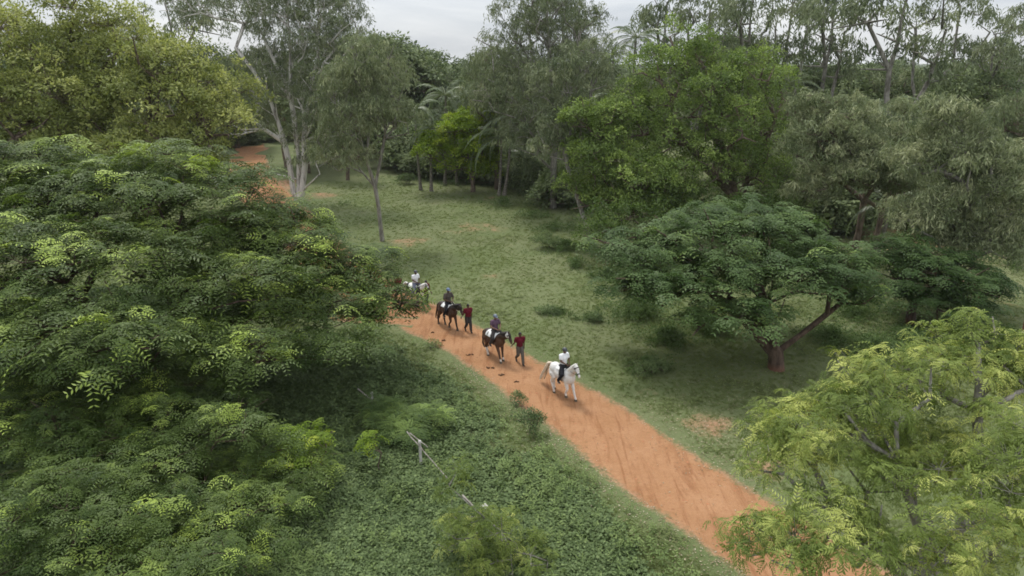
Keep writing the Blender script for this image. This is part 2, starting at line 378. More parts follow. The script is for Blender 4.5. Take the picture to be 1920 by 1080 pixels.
def t_pinnate(rng, n=8, L=.46, pairs=6, ll=.15, lw=.034, droop=.65, rise=.55):
    """tuft of drooping feather leaves with long narrow leaflets (neem)"""
    Q, T = [], []
    for k in range(n):
        a = 2 * math.pi * (k + rng.uniform(-.35, .35)) / n; l = L * rng.uniform(.7, 1.15); ri = rise * rng.uniform(.2, 1.3)
        c, s = math.cos(a), math.sin(a); side = np.array([-s, c, 0]); tn = rng.normal(0, .08)
        def P_(t): return np.array([c * l * t, s * l * t, l * (ri * t - (ri + droop) * t * t)])
        for j in range(pairs):
            t = .3 + .7 * j / (pairs - 1); p = P_(t)
            for sg in (-1, 1):
                o = side * sg * .75 + np.array([c, s, 0]) * .65 + np.array([0, 0, -.55 * rng.uniform(.5, 1.5)]); o /= np.linalg.norm(o)
                Q.append(leafq(p, p + o * ll * (1.05 - .3 * t), (0, 0, 1), lw)); T.append(tn)
    return np.array(Q), np.array(T)
def basis(nrm, rng, rand_spin=True):
    """(m,3,3) rotations whose z axis is nrm"""
    n = nrm / (np.linalg.norm(nrm, axis=1, keepdims=True) + 1e-9); a = rng.uniform(0, 2 * np.pi, len(n))
    h = np.stack([np.cos(a), np.sin(a), np.zeros(len(n))], 1)
    x = h - n * (h * n).sum(1, keepdims=True); x /= (np.linalg.norm(x, axis=1, keepdims=True) + 1e-9)
    return np.stack([x, np.cross(n, x), n], -1)
def tile(tpls, pos, rot, sc, tint, rng):
    Qs, Ts = [], []; pick = rng.integers(0, len(tpls), len(pos))
    for i, (q, t) in enumerate(tpls):
        m = np.where(pick == i)[0]
        if not len(m): continue
        v = np.einsum('mij,qkj->mqki', rot[m], q) * sc[m][:, None, None, None] + pos[m][:, None, None, :]
        Qs.append(v.reshape(-1, 4, 3)); Ts.append((tint[m][:, None] + t[None, :]).ravel())
    return np.concatenate(Qs), np.concatenate(Ts)
def ell_area(r):
    a, b, c = r; p = 1.6075; return 4 * math.pi * (((a * b) ** p + (a * c) ** p + (b * c) ** p) / 3) ** (1 / p)
def fib(n, rng):
    i = np.arange(n) + .5; ph = np.arccos(1 - 2 * i / n); th = math.pi * (1 + 5 ** .5) * i + rng.uniform(0, 6.28)
    return np.stack([np.cos(th) * np.sin(ph), np.sin(th) * np.sin(ph), np.cos(ph)], 1)
def make_crown(rng, lobes, sub_r, flat, spacing, cover=1.0, trim=None, org=(0, 0, 0), low=-.3, gap=.0, fill=.25, young=.06, up_bias=.8, base_tint=.35, sc=(.75, 1.2), young_v=.6, hang=False):
    """lobes (x,y,z,rx,ry,rz) -> boughs on and in them -> leaf clumps on the boughs"""
    subs = []
    for l in lobes:
        c, r = np.array(l[:3], float), np.array(l[3:6], float)
        n = max(4, int(ell_area(r) / (math.pi * sub_r ** 2) * 1.15 * cover))
        d = fib(n, rng) + rng.normal(0, .12, (n, 3)); d /= np.linalg.norm(d, axis=1, keepdims=True)
        d = d[d[:, 2] > low]; rad = rng.uniform(.62, 1.06, (len(d), 1)) * np.array([[1 + .35 * mnoise.noise(Vector((q * 1.6 + c * .31).tolist()))] for q in d])
        subs.append(np.c_[c + d * r * rad, np.full(len(d), 1.0)])
        ni = int(len(d) * fill)
        if ni:
            q = rng.normal(0, 1, (ni, 3)); q /= np.linalg.norm(q, axis=1, keepdims=True)
            subs.append(np.c_[c + q * r * rng.uniform(.1, .6, (ni, 1)), np.full(ni, .8)])
    subs = np.concatenate(subs)
    if trim: subs = subs[~trim(subs[:, :3] + np.array(org), .5)]
    # clumps of gaps: noise takes whole boughs away
    if gap:
        keep = np.array([mnoise.noise(Vector(s[:3]) * (.9 / sub_r) * .5) > -0.55 + gap for s in subs]); subs = subs[keep]
    sr = sub_r * np.clip(rng.lognormal(-.05, .34, len(subs)), .4, 1.7) * subs[:, 3]; sx = rng.uniform(.7, 1.45, len(subs))
    R3 = np.stack([sr * sx, sr / sx, sr * flat * rng.uniform(.75, 1.3, len(subs))], 1)
    P_, Nn, G_ = [], [], []
    for i in range(len(subs)):
        n = max(3, int(ell_area(R3[i]) * .62 / spacing ** 2)); d = rng.normal(0, 1, (n, 3)); d /= np.linalg.norm(d, axis=1, keepdims=True)
        if not hang: d[:, 2] = np.where(d[:, 2] < -.2, -d[:, 2], d[:, 2])
        P_.append(subs[i, :3] + d * R3[i] * np.where(rng.random((n, 1)) < .10, rng.uniform(1.1, 1.55, (n, 1)), rng.uniform(.6, 1.12, (n, 1)))); nn = d / R3[i]; nn /= np.linalg.norm(nn, axis=1, keepdims=True); Nn.append(nn); G_.append(np.full(n, i))
    P_, Nn, G_ = np.concatenate(P_), np.concatenate(Nn), np.concatenate(G_)
    if trim: k_ = ~trim(P_ + np.array(org), 1.0); P_, Nn, G_ = P_[k_], Nn[k_], G_[k_]
    inside = np.zeros(len(P_), bool)
    for i in range(len(subs)):
        q = (P_ - subs[i, :3]) / R3[i]; inside |= ((q * q).sum(1) < .5) & (G_ != i)
    drop = inside & (rng.random(len(P_)) < .8); P_, Nn, G_ = P_[~drop], Nn[~drop], G_[~drop]
    fine_n = np.array([mnoise.noise(Vector(p) * (1.0 / sub_r)) for p in P_])
    k_ = fine_n > -.34 + rng.uniform(-.1, .1, len(P_)) ; P_, Nn, G_, fine_n = P_[k_], Nn[k_], G_[k_], fine_n[k_]
    nrm = Nn * (1 - up_bias) + np.array([0, 0, up_bias]) + rng.normal(0, .24, Nn.shape)
    bt = rng.normal(0, .10, len(subs))
    # young growth comes in flushes: on some boughs, on their upper side
    flush = np.array([mnoise.noise(Vector(s[:3]) * .45 + Vector((7, 3, 1))) for s in subs])
    fl2 = np.array([mnoise.noise(Vector(p) * (.8 / sub_r) + Vector((9, 2, 5))) for p in P_])
    t = base_tint + bt[G_] * .8 + rng.normal(0, .10, len(P_)) + .16 * fine_n
    py = np.clip(young * (1 + 3.5 * flush[G_]) * (.35 + 7 * np.clip(fl2 - .02, 0, 1)) * np.clip(.35 + Nn[:, 2], .1, 1.3), 0, .9)
    isy = rng.random(len(P_)) < py
    t = np.where(isy, t + young_v * rng.uniform(.35, 1.15, len(P_)), t)
    return dict(P=P_, N=nrm, T=t, S=rng.uniform(sc[0] * .85, sc[1] * 1.1, len(P_)), subs=subs[:, :3], sr=sr, G=G_)
def grow(rng, stems, targets, step=.9, wiggle=.12, path_w=.35, lift=.0):
    """stems: polylines [(x,y,z)...] sharing the root; greedy growth to every target. returns nodes, parents, load"""
    nodes = [np.array(stems[0][0], float)]; par = [-1]; plen = [0.0]
    def add(p, k): nodes.append(np.array(p, float)); par.append(k); plen.append(plen[k] + np.linalg.norm(nodes[-1] - nodes[k])); return len(nodes) - 1
    for st in stems:
        k = 0
        if np.linalg.norm(np.array(st[0], float) - nodes[0]) > .01: k = int(np.argmin([np.linalg.norm(n - np.array(st[0])) for n in nodes]))
        for p in st[1:]:
            a, b = nodes[k], np.array(p, float); m = max(1, int(np.linalg.norm(b - a) / step))
            for j in range(1, m + 1):
                q = a + (b - a) * j / m
                if j < m: q = q + rng.normal(0, wiggle * .35, 3)
                k = add(q, k)
    root_z = nodes[0][2]; first_ok = 2
    order = np.argsort([np.linalg.norm(np.array(t) - nodes[0]) for t in targets])
    for i in order:
        t = np.array(targets[i], float); A = np.array(nodes); d = np.linalg.norm(A - t, axis=1)
        cost = d + path_w * np.array(plen) + np.where(A[:, 2] > t[2] + .2, .6 * (A[:, 2] - t[2]), 0); cost[:first_ok] += 50
        k = int(np.argmin(cost)); a = nodes[k]; L_ = np.linalg.norm(t - a); m = max(1, int(L_ / step))
        for j in range(1, m + 1):
            f = j / m; q = a + (t - a) * f
            if j < m: q = q + rng.normal(0, wiggle, 3) + np.array([0, 0, lift * L_ * f * (1 - f)])
            k = add(q, k)
    load = np.zeros(len(nodes)); child = np.zeros(len(nodes), int)
    for k in range(1, len(nodes)): child[par[k]] += 1
    load[child == 0] = 1
    for k in range(len(nodes) - 1, 0, -1): load[par[k]] += load[k]
    return np.array(nodes), np.array(par), load
def wood_mesh(name, nodes, par, load, r_base, r_tip=.012, expo=.5, flare=1.35, rng=None, twigs=None):
    rad = r_tip + (r_base - r_tip) * (load / load[0]) ** expo
    kids = [[] for _ in nodes]
    for k in range(1, len(nodes)): kids[par[k]].append(k)
    V, F = [], []; base = 0
    chains = [(0, None)]
    while chains:
        s, pr = chains.pop(); ch = [s] if pr is None else [pr, s]
        k = s
        while kids[k]:
            ks = sorted(kids[k], key=lambda q: -load[q]); 
            for o in ks[1:]: chains.append((o, k))
            k = ks[0]; ch.append(k)
        pts = nodes[ch]; rr = rad[ch].copy()
        if pr is not None: rr[0] = min(rad[pr], rr[1] * 1.25)
        if pr is None: rr[0] *= flare; rr[-1] *= .5
        else: rr[-1] *= .4
        if len(pts) < 2: continue
        ns = 9 if rr[0] > .13 else 6 if rr[0] > .05 else 4 if rr[0] > .02 else 3
        tan = np.gradient(pts, axis=0); tan /= (np.linalg.norm(tan, axis=1, keepdims=True) + 1e-9)
        u = np.cross(tan[0], [0.3, 1, .2]); u /= np.linalg.norm(u)
        th = np.arange(ns) * 2 * np.pi / ns
        for i in range(len(pts)):
            u = u - tan[i] * (u @ tan[i]); u /= (np.linalg.norm(u) + 1e-9); w = np.cross(tan[i], u)
            r_ = rr[i] * (1 + (rng.normal(0, .07, ns) if (rng is not None and ns > 6) else 0))
            V.append(pts[i] + (np.outer(np.cos(th), u) + np.outer(np.sin(th), w)) * (np.ones(ns) * r_)[:, None])
        for i in range(len(pts) - 1):
            for j in range(ns): F.append((base + i * ns + j, base + i * ns + (j + 1) % ns, base + (i + 1) * ns + (j + 1) % ns, base + (i + 1) * ns + j))
        base += len(pts) * ns
    if twigs is not None and len(twigs):
        a, b = twigs; r_ = r_tip * .8; d = b - a; d /= (np.linalg.norm(d, axis=1, keepdims=True) + 1e-9)
        u = np.cross(d, [.2, .3, 1.0]); u /= (np.linalg.norm(u, axis=1, keepdims=True) + 1e-9); w = np.cross(d, u)
        T = []
        for j in range(3):
            th_ = j * 2.094; o = (np.cos(th_) * u + np.sin(th_) * w) * r_; T.append(a + o); T.append(b + o * .4)
        T = np.stack(T, 1).reshape(-1, 3); V.append(T)
        for i in range(len(a)):
            o = base + 6 * i
            for j in range(3): F.append((o + 2 * j, o + 2 * ((j + 1) % 3), o + 2 * ((j + 1) % 3) + 1, o + 2 * j + 1))
    return mesh_np(name, np.concatenate(V), np.array(F))
def tree(name, loc, lobes, stems, tpls, lmat, bmat, r_base, seed, label, cat='tree', group=None, r_tip=.012, step=.9, wiggle=.12, path_w=.35, lift=0, twig=True, expo=.5, flare=1.2, **ck):
    rng = np.random.default_rng(seed); x, y = loc[0], loc[1]; z = gzf(x, y) - .04
    lob = [(l[0] - x, l[1] - y, l[2] - z, *l[3:6]) for l in lobes]
    st = [[(p[0] - x, p[1] - y, p[2] - z) for p in s] for s in stems]
    c = make_crown(rng, lob, org=(x, y, z), **ck)
    ex = c['subs'][rng.random(len(c['subs'])) < .12]; mid_ = ex.mean(0) if len(ex) else 0; out_ = ex + (ex - mid_) / (np.linalg.norm(ex - mid_, axis=1, keepdims=True) + 1e-6) * ck['sub_r'] * 1.3
    nodes, par, load = grow(rng, st, list(c['subs'] - np.array([0, 0, 1]) * c['sr'][:, None] * .3) + (list(out_) if not ck.get('trim') else []), step, wiggle, path_w, lift)
    tw = None
    if twig:
        m = rng.random(len(c['P'])) < .45; tw = (c['subs'][c['G'][m]], c['P'][m])
    root = empty(name, (x, y, z), label=label, cat=cat, group=group)
    link('trunk', wood_mesh('trunk', nodes, par, load, r_base, r_tip, expo, flare, rng, tw), bmat, root)
    Q, T = tile(tpls, c['P'], basis(c['N'], rng), c['S'], c['T'], rng)
    link('crown', quad_mesh('crown', Q, T), lmat, root)
    root['_q'] = len(Q)
    return root
def Lp(u, v, ru, rv, Y, ry=None):          # lobe at ground distance Y
    p, s = atY(u, v, Y); return (p.x, p.y, p.z, ru * s, (ry if ry else ru * s * .9), rv * s)

rg = np.random.default_rng(11)
ROS = [t_frond_rosette(rg, n=nn_, L=ll_, pairs=5, pl=.36 * ll_, pw=.054, droop=dr_, rise=ri_) for nn_, ll_, dr_, ri_ in ((8, .46, .42, .35), (6, .40, .25, .6), (7, .54, .5, .3), (9, .38, .3, .5), (5, .50, .7, .2), (7, .44, .35, .2), (6, .58, .4, .45))]
ROS_S = [t_frond_rosette(rg, n=nn_, L=ll_, pairs=4, pl=.42 * ll_, pw=.075, droop=dr_, rise=ri_) for nn_, ll_, dr_, ri_ in ((7, .46, .42, .35), (6, .40, .25, .6), (7, .54, .5, .3), (8, .38, .3, .5), (5, .50, .7, .2))]
BALL = [t_leafball(rg, 31, .46, .20, .095, .35, .8) for _ in range(5)]
BALL_F = [t_leafball(rg, 30, .42, .26, .12, .3, .75) for _ in range(5)]
BALL_D = [t_leafball(rg, 34, .85, .36, .18, .3, .8) for _ in range(4)]
STR = [t_strands(rg, 7, .62, 5, .25, .055, .42) for _ in range(6)]
STR_F = [t_strands(rg, 7, .75, 5, .32, .075, .55) for _ in range(6)]
PIN = [t_pinnate(rg, nn_, ll_, 6, .125, .030, dr_, ri_) for nn_, ll_, dr_, ri_ in ((8, .36, .35, .9), (7, .40, .45, .8), (6, .34, .3, 1.0), (8, .38, .5, .6), (6, .46, .6, .7), (5, .36, .2, .9), (8, .32, .5, .5))]
PIN_L = [t_pinnate(rg, 7, .62, 6, .22, .045, .9, .9) for _ in range(4)]

M_RAIN = leaf_mat('rain_tree_leaf', (.034, .060, .014), (.094, .136, .034), (.31, .40, .080), trans=.22, rough=.5)
M_RAIN2 = leaf_mat('rain_tree_leaf_greener', (.038, .070, .020), (.092, .142, .046), (.22, .30, .075), trans=.22, rough=.5)  # greener leaf colour of the right hand rain trees and the feathery sapling
M_NEEM = leaf_mat('neem_leaf', (.070, .105, .026), (.180, .232, .058), (.41, .44, .13), trans=.3)
M_YEL = leaf_mat('yellow_green_leaf', (.070, .095, .028), (.185, .215, .066), (.36, .38, .130), trans=.3)
M_EUC = leaf_mat('eucalyptus_leaf', (.075, .100, .050), (.165, .195, .105), (.28, .30, .17), trans=.2, rough=.5)
M_EUC2 = leaf_mat('pale_eucalyptus_leaf', (.085, .112, .052), (.195, .228, .118), (.35, .37, .21), trans=.2, rough=.5)
M_PON = leaf_mat('pongamia_leaf', (.058, .094, .026), (.145, .205, .056), (.28, .36, .095), trans=.28)
M_LIME = leaf_mat('lime_green_leaf', (.085, .140, .018), (.190, .270, .036), (.34, .40, .060), trans=.3)
M_FAR = leaf_mat('mixed_wood_leaf', (.070, .098, .044), (.155, .195, .088), (.25, .29, .13), trans=.2)
M_COVER = leaf_mat('creeper_leaf', (.060, .092, .034), (.135, .185, .075), (.22, .28, .11), trans=.22, patch=.35)
M_GRASS = leaf_mat('grass_blade', (.13, .165, .060), (.18, .215, .085), (.25, .27, .125), trans=.4, patch=.25)
M_PALM = leaf_mat('palm_frond', (.050, .080, .028), (.120, .160, .065), (.26, .28, .15), trans=.22, rough=.4, spec=.5)
B_DARK = bark_mat('dark_brown_bark', (.045, .030, .022), (.115, .080, .058), 5, .3, .6, foot=((.17, .085, .055), .45))
B_EUC = bark_mat('white_eucalyptus_bark', (.16, .145, .125), (.56, .53, .49), 3.2, .18, .5, (.36, .50))
B_GREY = bark_mat('grey_bark', (.13, .12, .10), (.30, .28, .245), 5, .3, .5)
B_BROWN = bark_mat('brown_bark', (.085, .06, .045), (.20, .155, .12), 5, .3, .5)
# ------------------------------------------------------------------ the great rain tree on the left
def cut_for_view(P_, m):
    """crown cut away by its place in the camera view, so riders stay visible"""
    zc = P_[:, 1] * CP - (P_[:, 2] - CAM_H) * SP; up = P_[:, 1] * SP + (P_[:, 2] - CAM_H) * CP; u = 960 + FOC * P_[:, 0] / zc; v = 540 - FOC * up / zc
    q = 14 * m; return (u > 808 - q) | ((u > 757 - q) & (v < 536 + q)) | ((u > 715) & (v > 610 - q)) | ((u > 640) & (v < 455 + q * .5))
A = dict(sub_r=1.15, flat=.42, spacing=.66, up_bias=.80, low=-.25, fill=.15, young=.12, gap=.08, cover=2.1, sc=(.95, 1.4))
tree('rain_tree', (-18, 30), [
    (-17, 33, 8.2, 5.5, 4.5, 1.9), (-23, 34, 8.6, 5.5, 4.5, 1.9), (-28.5, 32, 8.2, 4.5, 4.5, 1.8), (-12.3, 32.6, 6.4, 4.0, 3.4, 1.3),
    (-8.4, 33, 5.2, 2.8, 2.4, 1.0), (-7.3, 33.2, 4.1, 1.2, 1.2, .6), (-17.5, 27.5, 7.0, 4.5, 3.4, 1.4), (-23.5, 27.5, 7.3, 4.4, 3.2, 1.5),
    (-12, 28.6, 5.6, 3.2, 2.8, 1.1), (-9, 29.4, 4.4, 2.2, 1.9, .85), (-20.5, 23.6, 5.6, 3.6, 2.6, 1.2), (-15.5, 23.6, 5.2, 3.4, 2.3, 1.1),
    (-11, 24.8, 4.1, 2.8, 2.0, .9), Lp(640, 640, 45, 48, 27), Lp(735, 572, 44, 30, 31.2), Lp(770, 568, 28, 20, 31.5), Lp(762, 578, 30, 18, 32), Lp(784, 562, 16, 13, 31), Lp(715, 582, 36, 24, 31.6), Lp(750, 560, 36, 22, 30.8), Lp(782, 566, 24, 20, 31.5), Lp(765, 552, 26, 16, 31.2), Lp(565, 455, 60, 38, 34), Lp(625, 490, 50, 36, 33), Lp(525, 418, 45, 26, 35.5), Lp(590, 520, 55, 36, 31.5), Lp(690, 515, 50, 34, 32), Lp(640, 585, 50, 40, 29.5), Lp(600, 470, 70, 40, 33), Lp(560, 560, 70, 45, 29), Lp(640, 530, 40, 30, 31), Lp(700, 596, 34, 20, 30.6)],
    [[(-18, 30, 0), (-18, 30, 1.8), (-20, 31, 4.2), (-23, 32, 6.8)], [(-18, 30, 1.8), (-15.5, 30.2, 3.6), (-12, 31.5, 5.0), (-8.5, 32.4, 4.3)],
     [(-18, 30, 1.8), (-17.5, 27.5, 4.0), (-17, 25, 5.2)], [(-15.5, 30.2, 3.6), (-12.5, 27.5, 3.8), (-9.5, 26, 3.2)], [(-20, 31, 4.2), (-18, 32.5, 7.2)], [(-20, 31, 4.2), (-26, 29, 6.5)]],
    ROS, M_RAIN, B_DARK, .42, 3, 'huge dark green rain tree with bright young tufts spreading left of the path', group='rain trees',
    r_tip=.018, step=1.1, wiggle=.16, trim=cut_for_view, **A)
A2 = dict(A); A2.update(sub_r=.8, spacing=.46, young=.07, gap=.05, cover=1.3, sc=(.6, .95))
tree('rain_tree', (-13, 20), [
    (-12.5, 20.0, 1.9, 3.4, 2.6, 1.2), (-9.6, 18.2, 1.4, 2.4, 2.0, .9), (-15.6, 21.5, 2.6, 3.0, 2.6, 1.2), (-8.2, 20.8, 1.1, 2.0, 1.8, .9), (-13.0, 17.0, 2.0, 3.0, 2.0, 1.2), (-9.4, 15.4, 1.5, 2.6, 1.8, 1.0), Lp(100, 730, 130, 45, 24.5), Lp(270, 765, 100, 40, 22.5), Lp(430, 805, 70, 36, 21)],
    [[(-13, 20, 0), (-12.8, 19.6, 1.0), (-10.5, 18.6, 1.3)], [(-12.8, 19.6, 1.0), (-15, 21, 2.2)]],
    ROS, M_RAIN, B_DARK, .16, 5, 'low bushy young rain tree filling the bottom left corner', group='rain trees', r_tip=.014, step=.8, **A2)
A3 = dict(A2); A3.update(sub_r=.28, spacing=.36, young=.3, gap=.35, base_tint=.45, cover=.6, sc=(.45, .8), up_bias=.5)
tree('sapling', (-6.6, 21.6), [Lp(560, 855, 62, 50, 21.6), Lp(500, 880, 30, 25, 21.2), Lp(590, 815, 32, 24, 22.0)],
    [[(-6.6, 21.6, 0), (-6.7, 21.6, 1.3)]], ROS_S, M_LIME, B_BROWN, .05, 7, 'lime green sapling above the creepers between the big tree and the rail', r_tip=.01, step=.5, **A3)
tree('sapling', (-4.8, 22.6), [Lp(703, 830, 16, 26, 22.6)], [[(-4.8, 22.6, 0), (-4.75, 22.6, 1.0)]], ROS_S, M_LIME, B_BROWN, .03, 8,
    'small lime green sapling left of the fallen rail', r_tip=.008, step=.4, **A3)
A4 = dict(A2); A4.update(sub_r=.45, spacing=.42, young=.05, gap=.15, base_tint=.6)
_p = at(780, 830); tree('sapling', (_p.x, _p.y), [Lp(745, 800, 40, 16, _p.y + .2), Lp(800, 790, 36, 16, _p.y + .8), Lp(775, 822, 36, 12, _p.y - .2), Lp(725, 775, 40, 16, _p.y + 1.2)],
    [[(_p.x, _p.y, 0), (_p.x, _p.y, .5)]], [t_frond_rosette(rg, n=9, L=.62, pairs=7, pl=.15, pw=.05, droop=.25, rise=.5) for _ in range(3)], M_RAIN2, B_BROWN, .03, 9,
    'feathery dark green sapling at the upper end of the fallen rail', r_tip=.008, step=.4, **A4)

# ------------------------------------------------------------------ rain trees on the right
D = dict(sub_r=.85, flat=.42, spacing=.60, sc=(.9, 1.3), cover=1.7, up_bias=.8, low=-.25, fill=.15, young=.022, gap=.06)
b = at(1455, 693)
tree('rain_tree', (b.x, b.y), [
    (11.0, 35.8, 5.9, 3.6, 2.8, 1.15), (6.9, 35.6, 5.0, 2.6, 2.4, 1.0), (8.8, 32.6, 4.3, 3.2, 2.2, 1.0), (13.4, 32.6, 4.4, 3.0, 2.2, .95),
    (15.6, 34.6, 4.9, 2.3, 2.4, 1.0), (12.6, 38.6, 5.9, 4.0, 2.4, 1.1), (10.2, 30.4, 3.3, 2.2, 1.3, .75), (16.4, 32.4, 3.9, 1.3, 1.4, .7), (6.6, 33.2, 3.7, 1.8, 1.4, .7)],
    [[(b.x, b.y, 0), (b.x - .1, b.y, .9), (b.x - 1.3, b.y + .2, 2.1), (b.x - 2.6, b.y + 1.0, 3.2), (b.x - 4.2, b.y + 2, 4.2)],
     [(b.x - .1, b.y, .9), (b.x - .7, b.y - .3, 2.3), (b.x - .9, b.y - .3, 3.6)], [(b.x - .1, b.y, .9), (b.x + 1.0, b.y + .2, 1.7), (b.x + 3.2, b.y + .9, 3.2)],
     [(b.x - 1.3, b.y + .2, 2.1), (b.x - .4, b.y + 2.0, 3.9), (b.x, b.y + 4, 5.0)]],
    ROS_S, M_RAIN2, B_DARK, .36, 13, 'umbrella shaped rain tree with forked trunk standing in the grass right of the path', group='rain trees', r_tip=.016, step=.9, wiggle=.13, **D)
b = at(1706, 606)
D2 = dict(D); D2.update(young=.02, base_tint=.12)
tree('rain_tree', (b.x, b.y), [Lp(1760, 520, 90, 40, b.y + .5, 2.6), Lp(1700, 470, 45, 25, b.y + 2, 1.8), Lp(1840, 545, 50, 28, b.y), Lp(1715, 560, 40, 22, b.y - .6), Lp(1790, 575, 60, 22, b.y - 1.4)],
    [[(b.x, b.y, 0), (b.x, b.y, 1.2), (b.x + 1.3, b.y + .3, 2.4)], [(b.x, b.y, 1.2), (b.x - .6, b.y + .5, 2.6)]],
    ROS_S, M_RAIN2, B_DARK, .24, 14, 'small dark rain tree behind the yellow green tree on the right', group='rain trees', r_tip=.014, **D2)

# ------------------------------------------------------------------ near tree at the right edge
K = dict(sub_r=.55, flat=.65, spacing=.33, up_bias=.5, low=-.4, fill=.15, young=.36, young_v=.55, gap=.24, base_tint=.38, sc=(.6, 1.0))
tree('neem_tree', (9.6, 13.6), [
    Lp(1500, 835, 88, 62, 13.6), Lp(1445, 870, 50, 40, 13.4), Lp(1590, 790, 80, 55, 14.2), Lp(1690, 730, 80, 60, 14.8), Lp(1800, 690, 95, 60, 15.2), Lp(1830, 625, 60, 34, 15.6), Lp(1900, 700, 80, 80, 15.4),
    Lp(1430, 985, 62, 46, 12.0), Lp(1440, 1010, 50, 40, 12.4), Lp(1475, 1040, 60, 45, 11.6), Lp(1490, 1060, 50, 35, 12.2), Lp(1600, 900, 85, 55, 13.2), Lp(1580, 1010, 60, 55, 11.8), Lp(1660, 1060, 80, 50, 11.4), Lp(1840, 900, 85, 60, 12.6), Lp(1890, 820, 70, 60, 13.4),
    Lp(1800, 1010, 90, 60, 11.6), Lp(1900, 990, 60, 60, 11.4), Lp(1740, 880, 70, 60, 14.6), Lp(1670, 850, 60, 50, 14.6)],
    [[(9.6, 13.6, 0), (9.5, 13.6, 2.6), (9.3, 13.4, 4.2), (8.4, 13.5, 6.2), (7.9, 13.9, 7.2)], [(9.5, 13.6, 2.6), (10.6, 13.8, 5), (10.6, 14.6, 7.6)], [(9.5, 13.6, 2.6), (7.6, 12.8, 4.8), (6.2, 12.8, 5.8)],
     [(9.5, 13.6, 2.6), (8.0, 12.2, 4.6)], [(9.3, 13.4, 4.2), (10.2, 12.4, 5.8)]],
    PIN, M_NEEM, B_GREY, .20, 21, 'near neem tree with long yellow green leaflets and bare grey twigs at the right edge', r_tip=.012, step=.6, wiggle=.07, **K)
# leafy top of a shrub low in the middle of the foreground
K2 = dict(K); K2.update(sub_r=.34, young=.10, spacing=.40, gap=.3, cover=.7)
tree('neem_sapling', (.2 , 17.6), [Lp(900, 1010, 75, 60, 17.6), Lp(840, 930, 32, 28, 18.0), Lp(840, 1000, 45, 45, 17.4), Lp(990, 1050, 60, 45, 17.4), Lp(930, 1075, 90, 40, 17.0), Lp(855, 905, 16, 28, 18.2)],
    [[(.2, 17.6, 0), (.1, 17.6, .9)], [(.1, 17.6, .9), (-1.2, 17.9, 2.0)]], PIN, M_NEEM, B_GREY, .06, 22, 'leafy neem sapling at the bottom edge, in front of the broken fence', r_tip=.008, step=.5, **K2)

# ------------------------------------------------------------------ yellow green trees, upper left
Y1 = dict(sub_r=1.35, flat=.75, spacing=.66, up_bias=.5, low=-.5, fill=.3, young=.36, young_v=.55, gap=.12, base_tint=.55, sc=(.85, 1.3))
tree('yellow_tree', (-25.5, 49), [Lp(270, 150, 105, 75, 48), Lp(370, 200, 75, 70, 48), Lp(400, 240, 40, 50, 47), Lp(300, 260, 100, 65, 46), Lp(200, 190, 80, 70, 46.5), Lp(365, 305, 55, 48, 46), Lp(210, 90, 55, 40, 50), Lp(190, 300, 70, 40, 45)],
    [[(-25.5, 49, 0), (-25.4, 48.8, 3.5), (-26, 48, 7.5)], [(-25.4, 48.8, 3.5), (-22.5, 48, 7.5), (-20.6, 47.5, 9.4)], [(-25.4, 48.8, 3.5), (-28.5, 47, 8)]],
    BALL, M_YEL, B_BROWN, .42, 31, 'broad yellow green tree behind the great rain tree, nearer the white trunks', group='yellow green trees', r_tip=.02, step=1.4, wiggle=.2, **Y1)
tree('yellow_tree', (-33.5, 47), [Lp(70, 130, 80, 80, 47), Lp(20, 220, 80, 70, 45), Lp(110, 230, 80, 60, 45.5), Lp(130, 50, 60, 42, 49), Lp(20, 60, 50, 36, 49), Lp(60, 280, 80, 40, 44.5)],
    [[(-33.5, 47, 0), (-33.3, 47, 4), (-32.5, 46.5, 9)], [(-33.3, 47, 4), (-36, 45.5, 8.5)]],
    BALL, M_YEL, B_BROWN, .4, 32, 'yellow green tree cut by the left edge of the picture', group='yellow green trees', r_tip=.02, step=1.4, wiggle=.2, **Y1)

# ------------------------------------------------------------------ pale barked eucalyptus
E = dict(sub_r=1.3, flat=.9, spacing=.88, up_bias=.93, low=-.7, fill=.45, young=.10, young_v=.3, gap=.14, base_tint=.45, sc=(.85, 1.4), cover=1.2)
b = at(560, 378)
tree('eucalyptus_tree', (b.x, b.y), [
    Lp(560, 70, 70, 60, 78), Lp(480, 20, 55, 45, 79), Lp(375, 10, 55, 35, 79), Lp(620, 60, 60, 60, 77), Lp(520, 150, 70, 55, 78), Lp(440, 160, 50, 50, 79), Lp(590, 170, 60, 50, 76), Lp(470, 220, 50, 40, 77), Lp(600, 240, 45, 40, 75.5), Lp(560, 0, 80, 40, 78), Lp(640, 130, 40, 60, 77), Lp(500, 318, 22, 14, 76.5), Lp(585, 300, 22, 18, 76)],
    [[(b.x, b.y, 0), (b.x - .5, b.y, 1.2), (b.x - .6, b.y, 4), (b.x - 1.4, b.y, 8.5), (b.x - 2.2, b.y, 11.5), (b.x - 5, b.y, 16)], [(b.x, b.y, 0), (b.x + .4, b.y + .3, 5), (b.x + .2, b.y, 11), (b.x + .6, b.y, 18), (b.x + .8, b.y, 21.5)],
     [(b.x, b.y, 0), (b.x + .6, b.y - .3, 1.2), (b.x + 1.1, b.y - .2, 4), (b.x + 1.6, b.y - .2, 9), (b.x + 3.4, b.y, 15), (b.x + 3.8, b.y, 20)], [(b.x + .2, b.y, 11), (b.x - 2, b.y, 17), (b.x - 3.5, b.y, 21)]],
    STR, M_EUC, B_EUC, .52, 41, 'tall eucalyptus with several white trunks beside the red clearing', group='eucalyptus trees', r_tip=.025, step=1.8, wiggle=.22, expo=.55, **E)
b = at(717, 452)
E2 = dict(E); E2.update(sub_r=1.0, gap=.1, cover=1.3, spacing=.72)
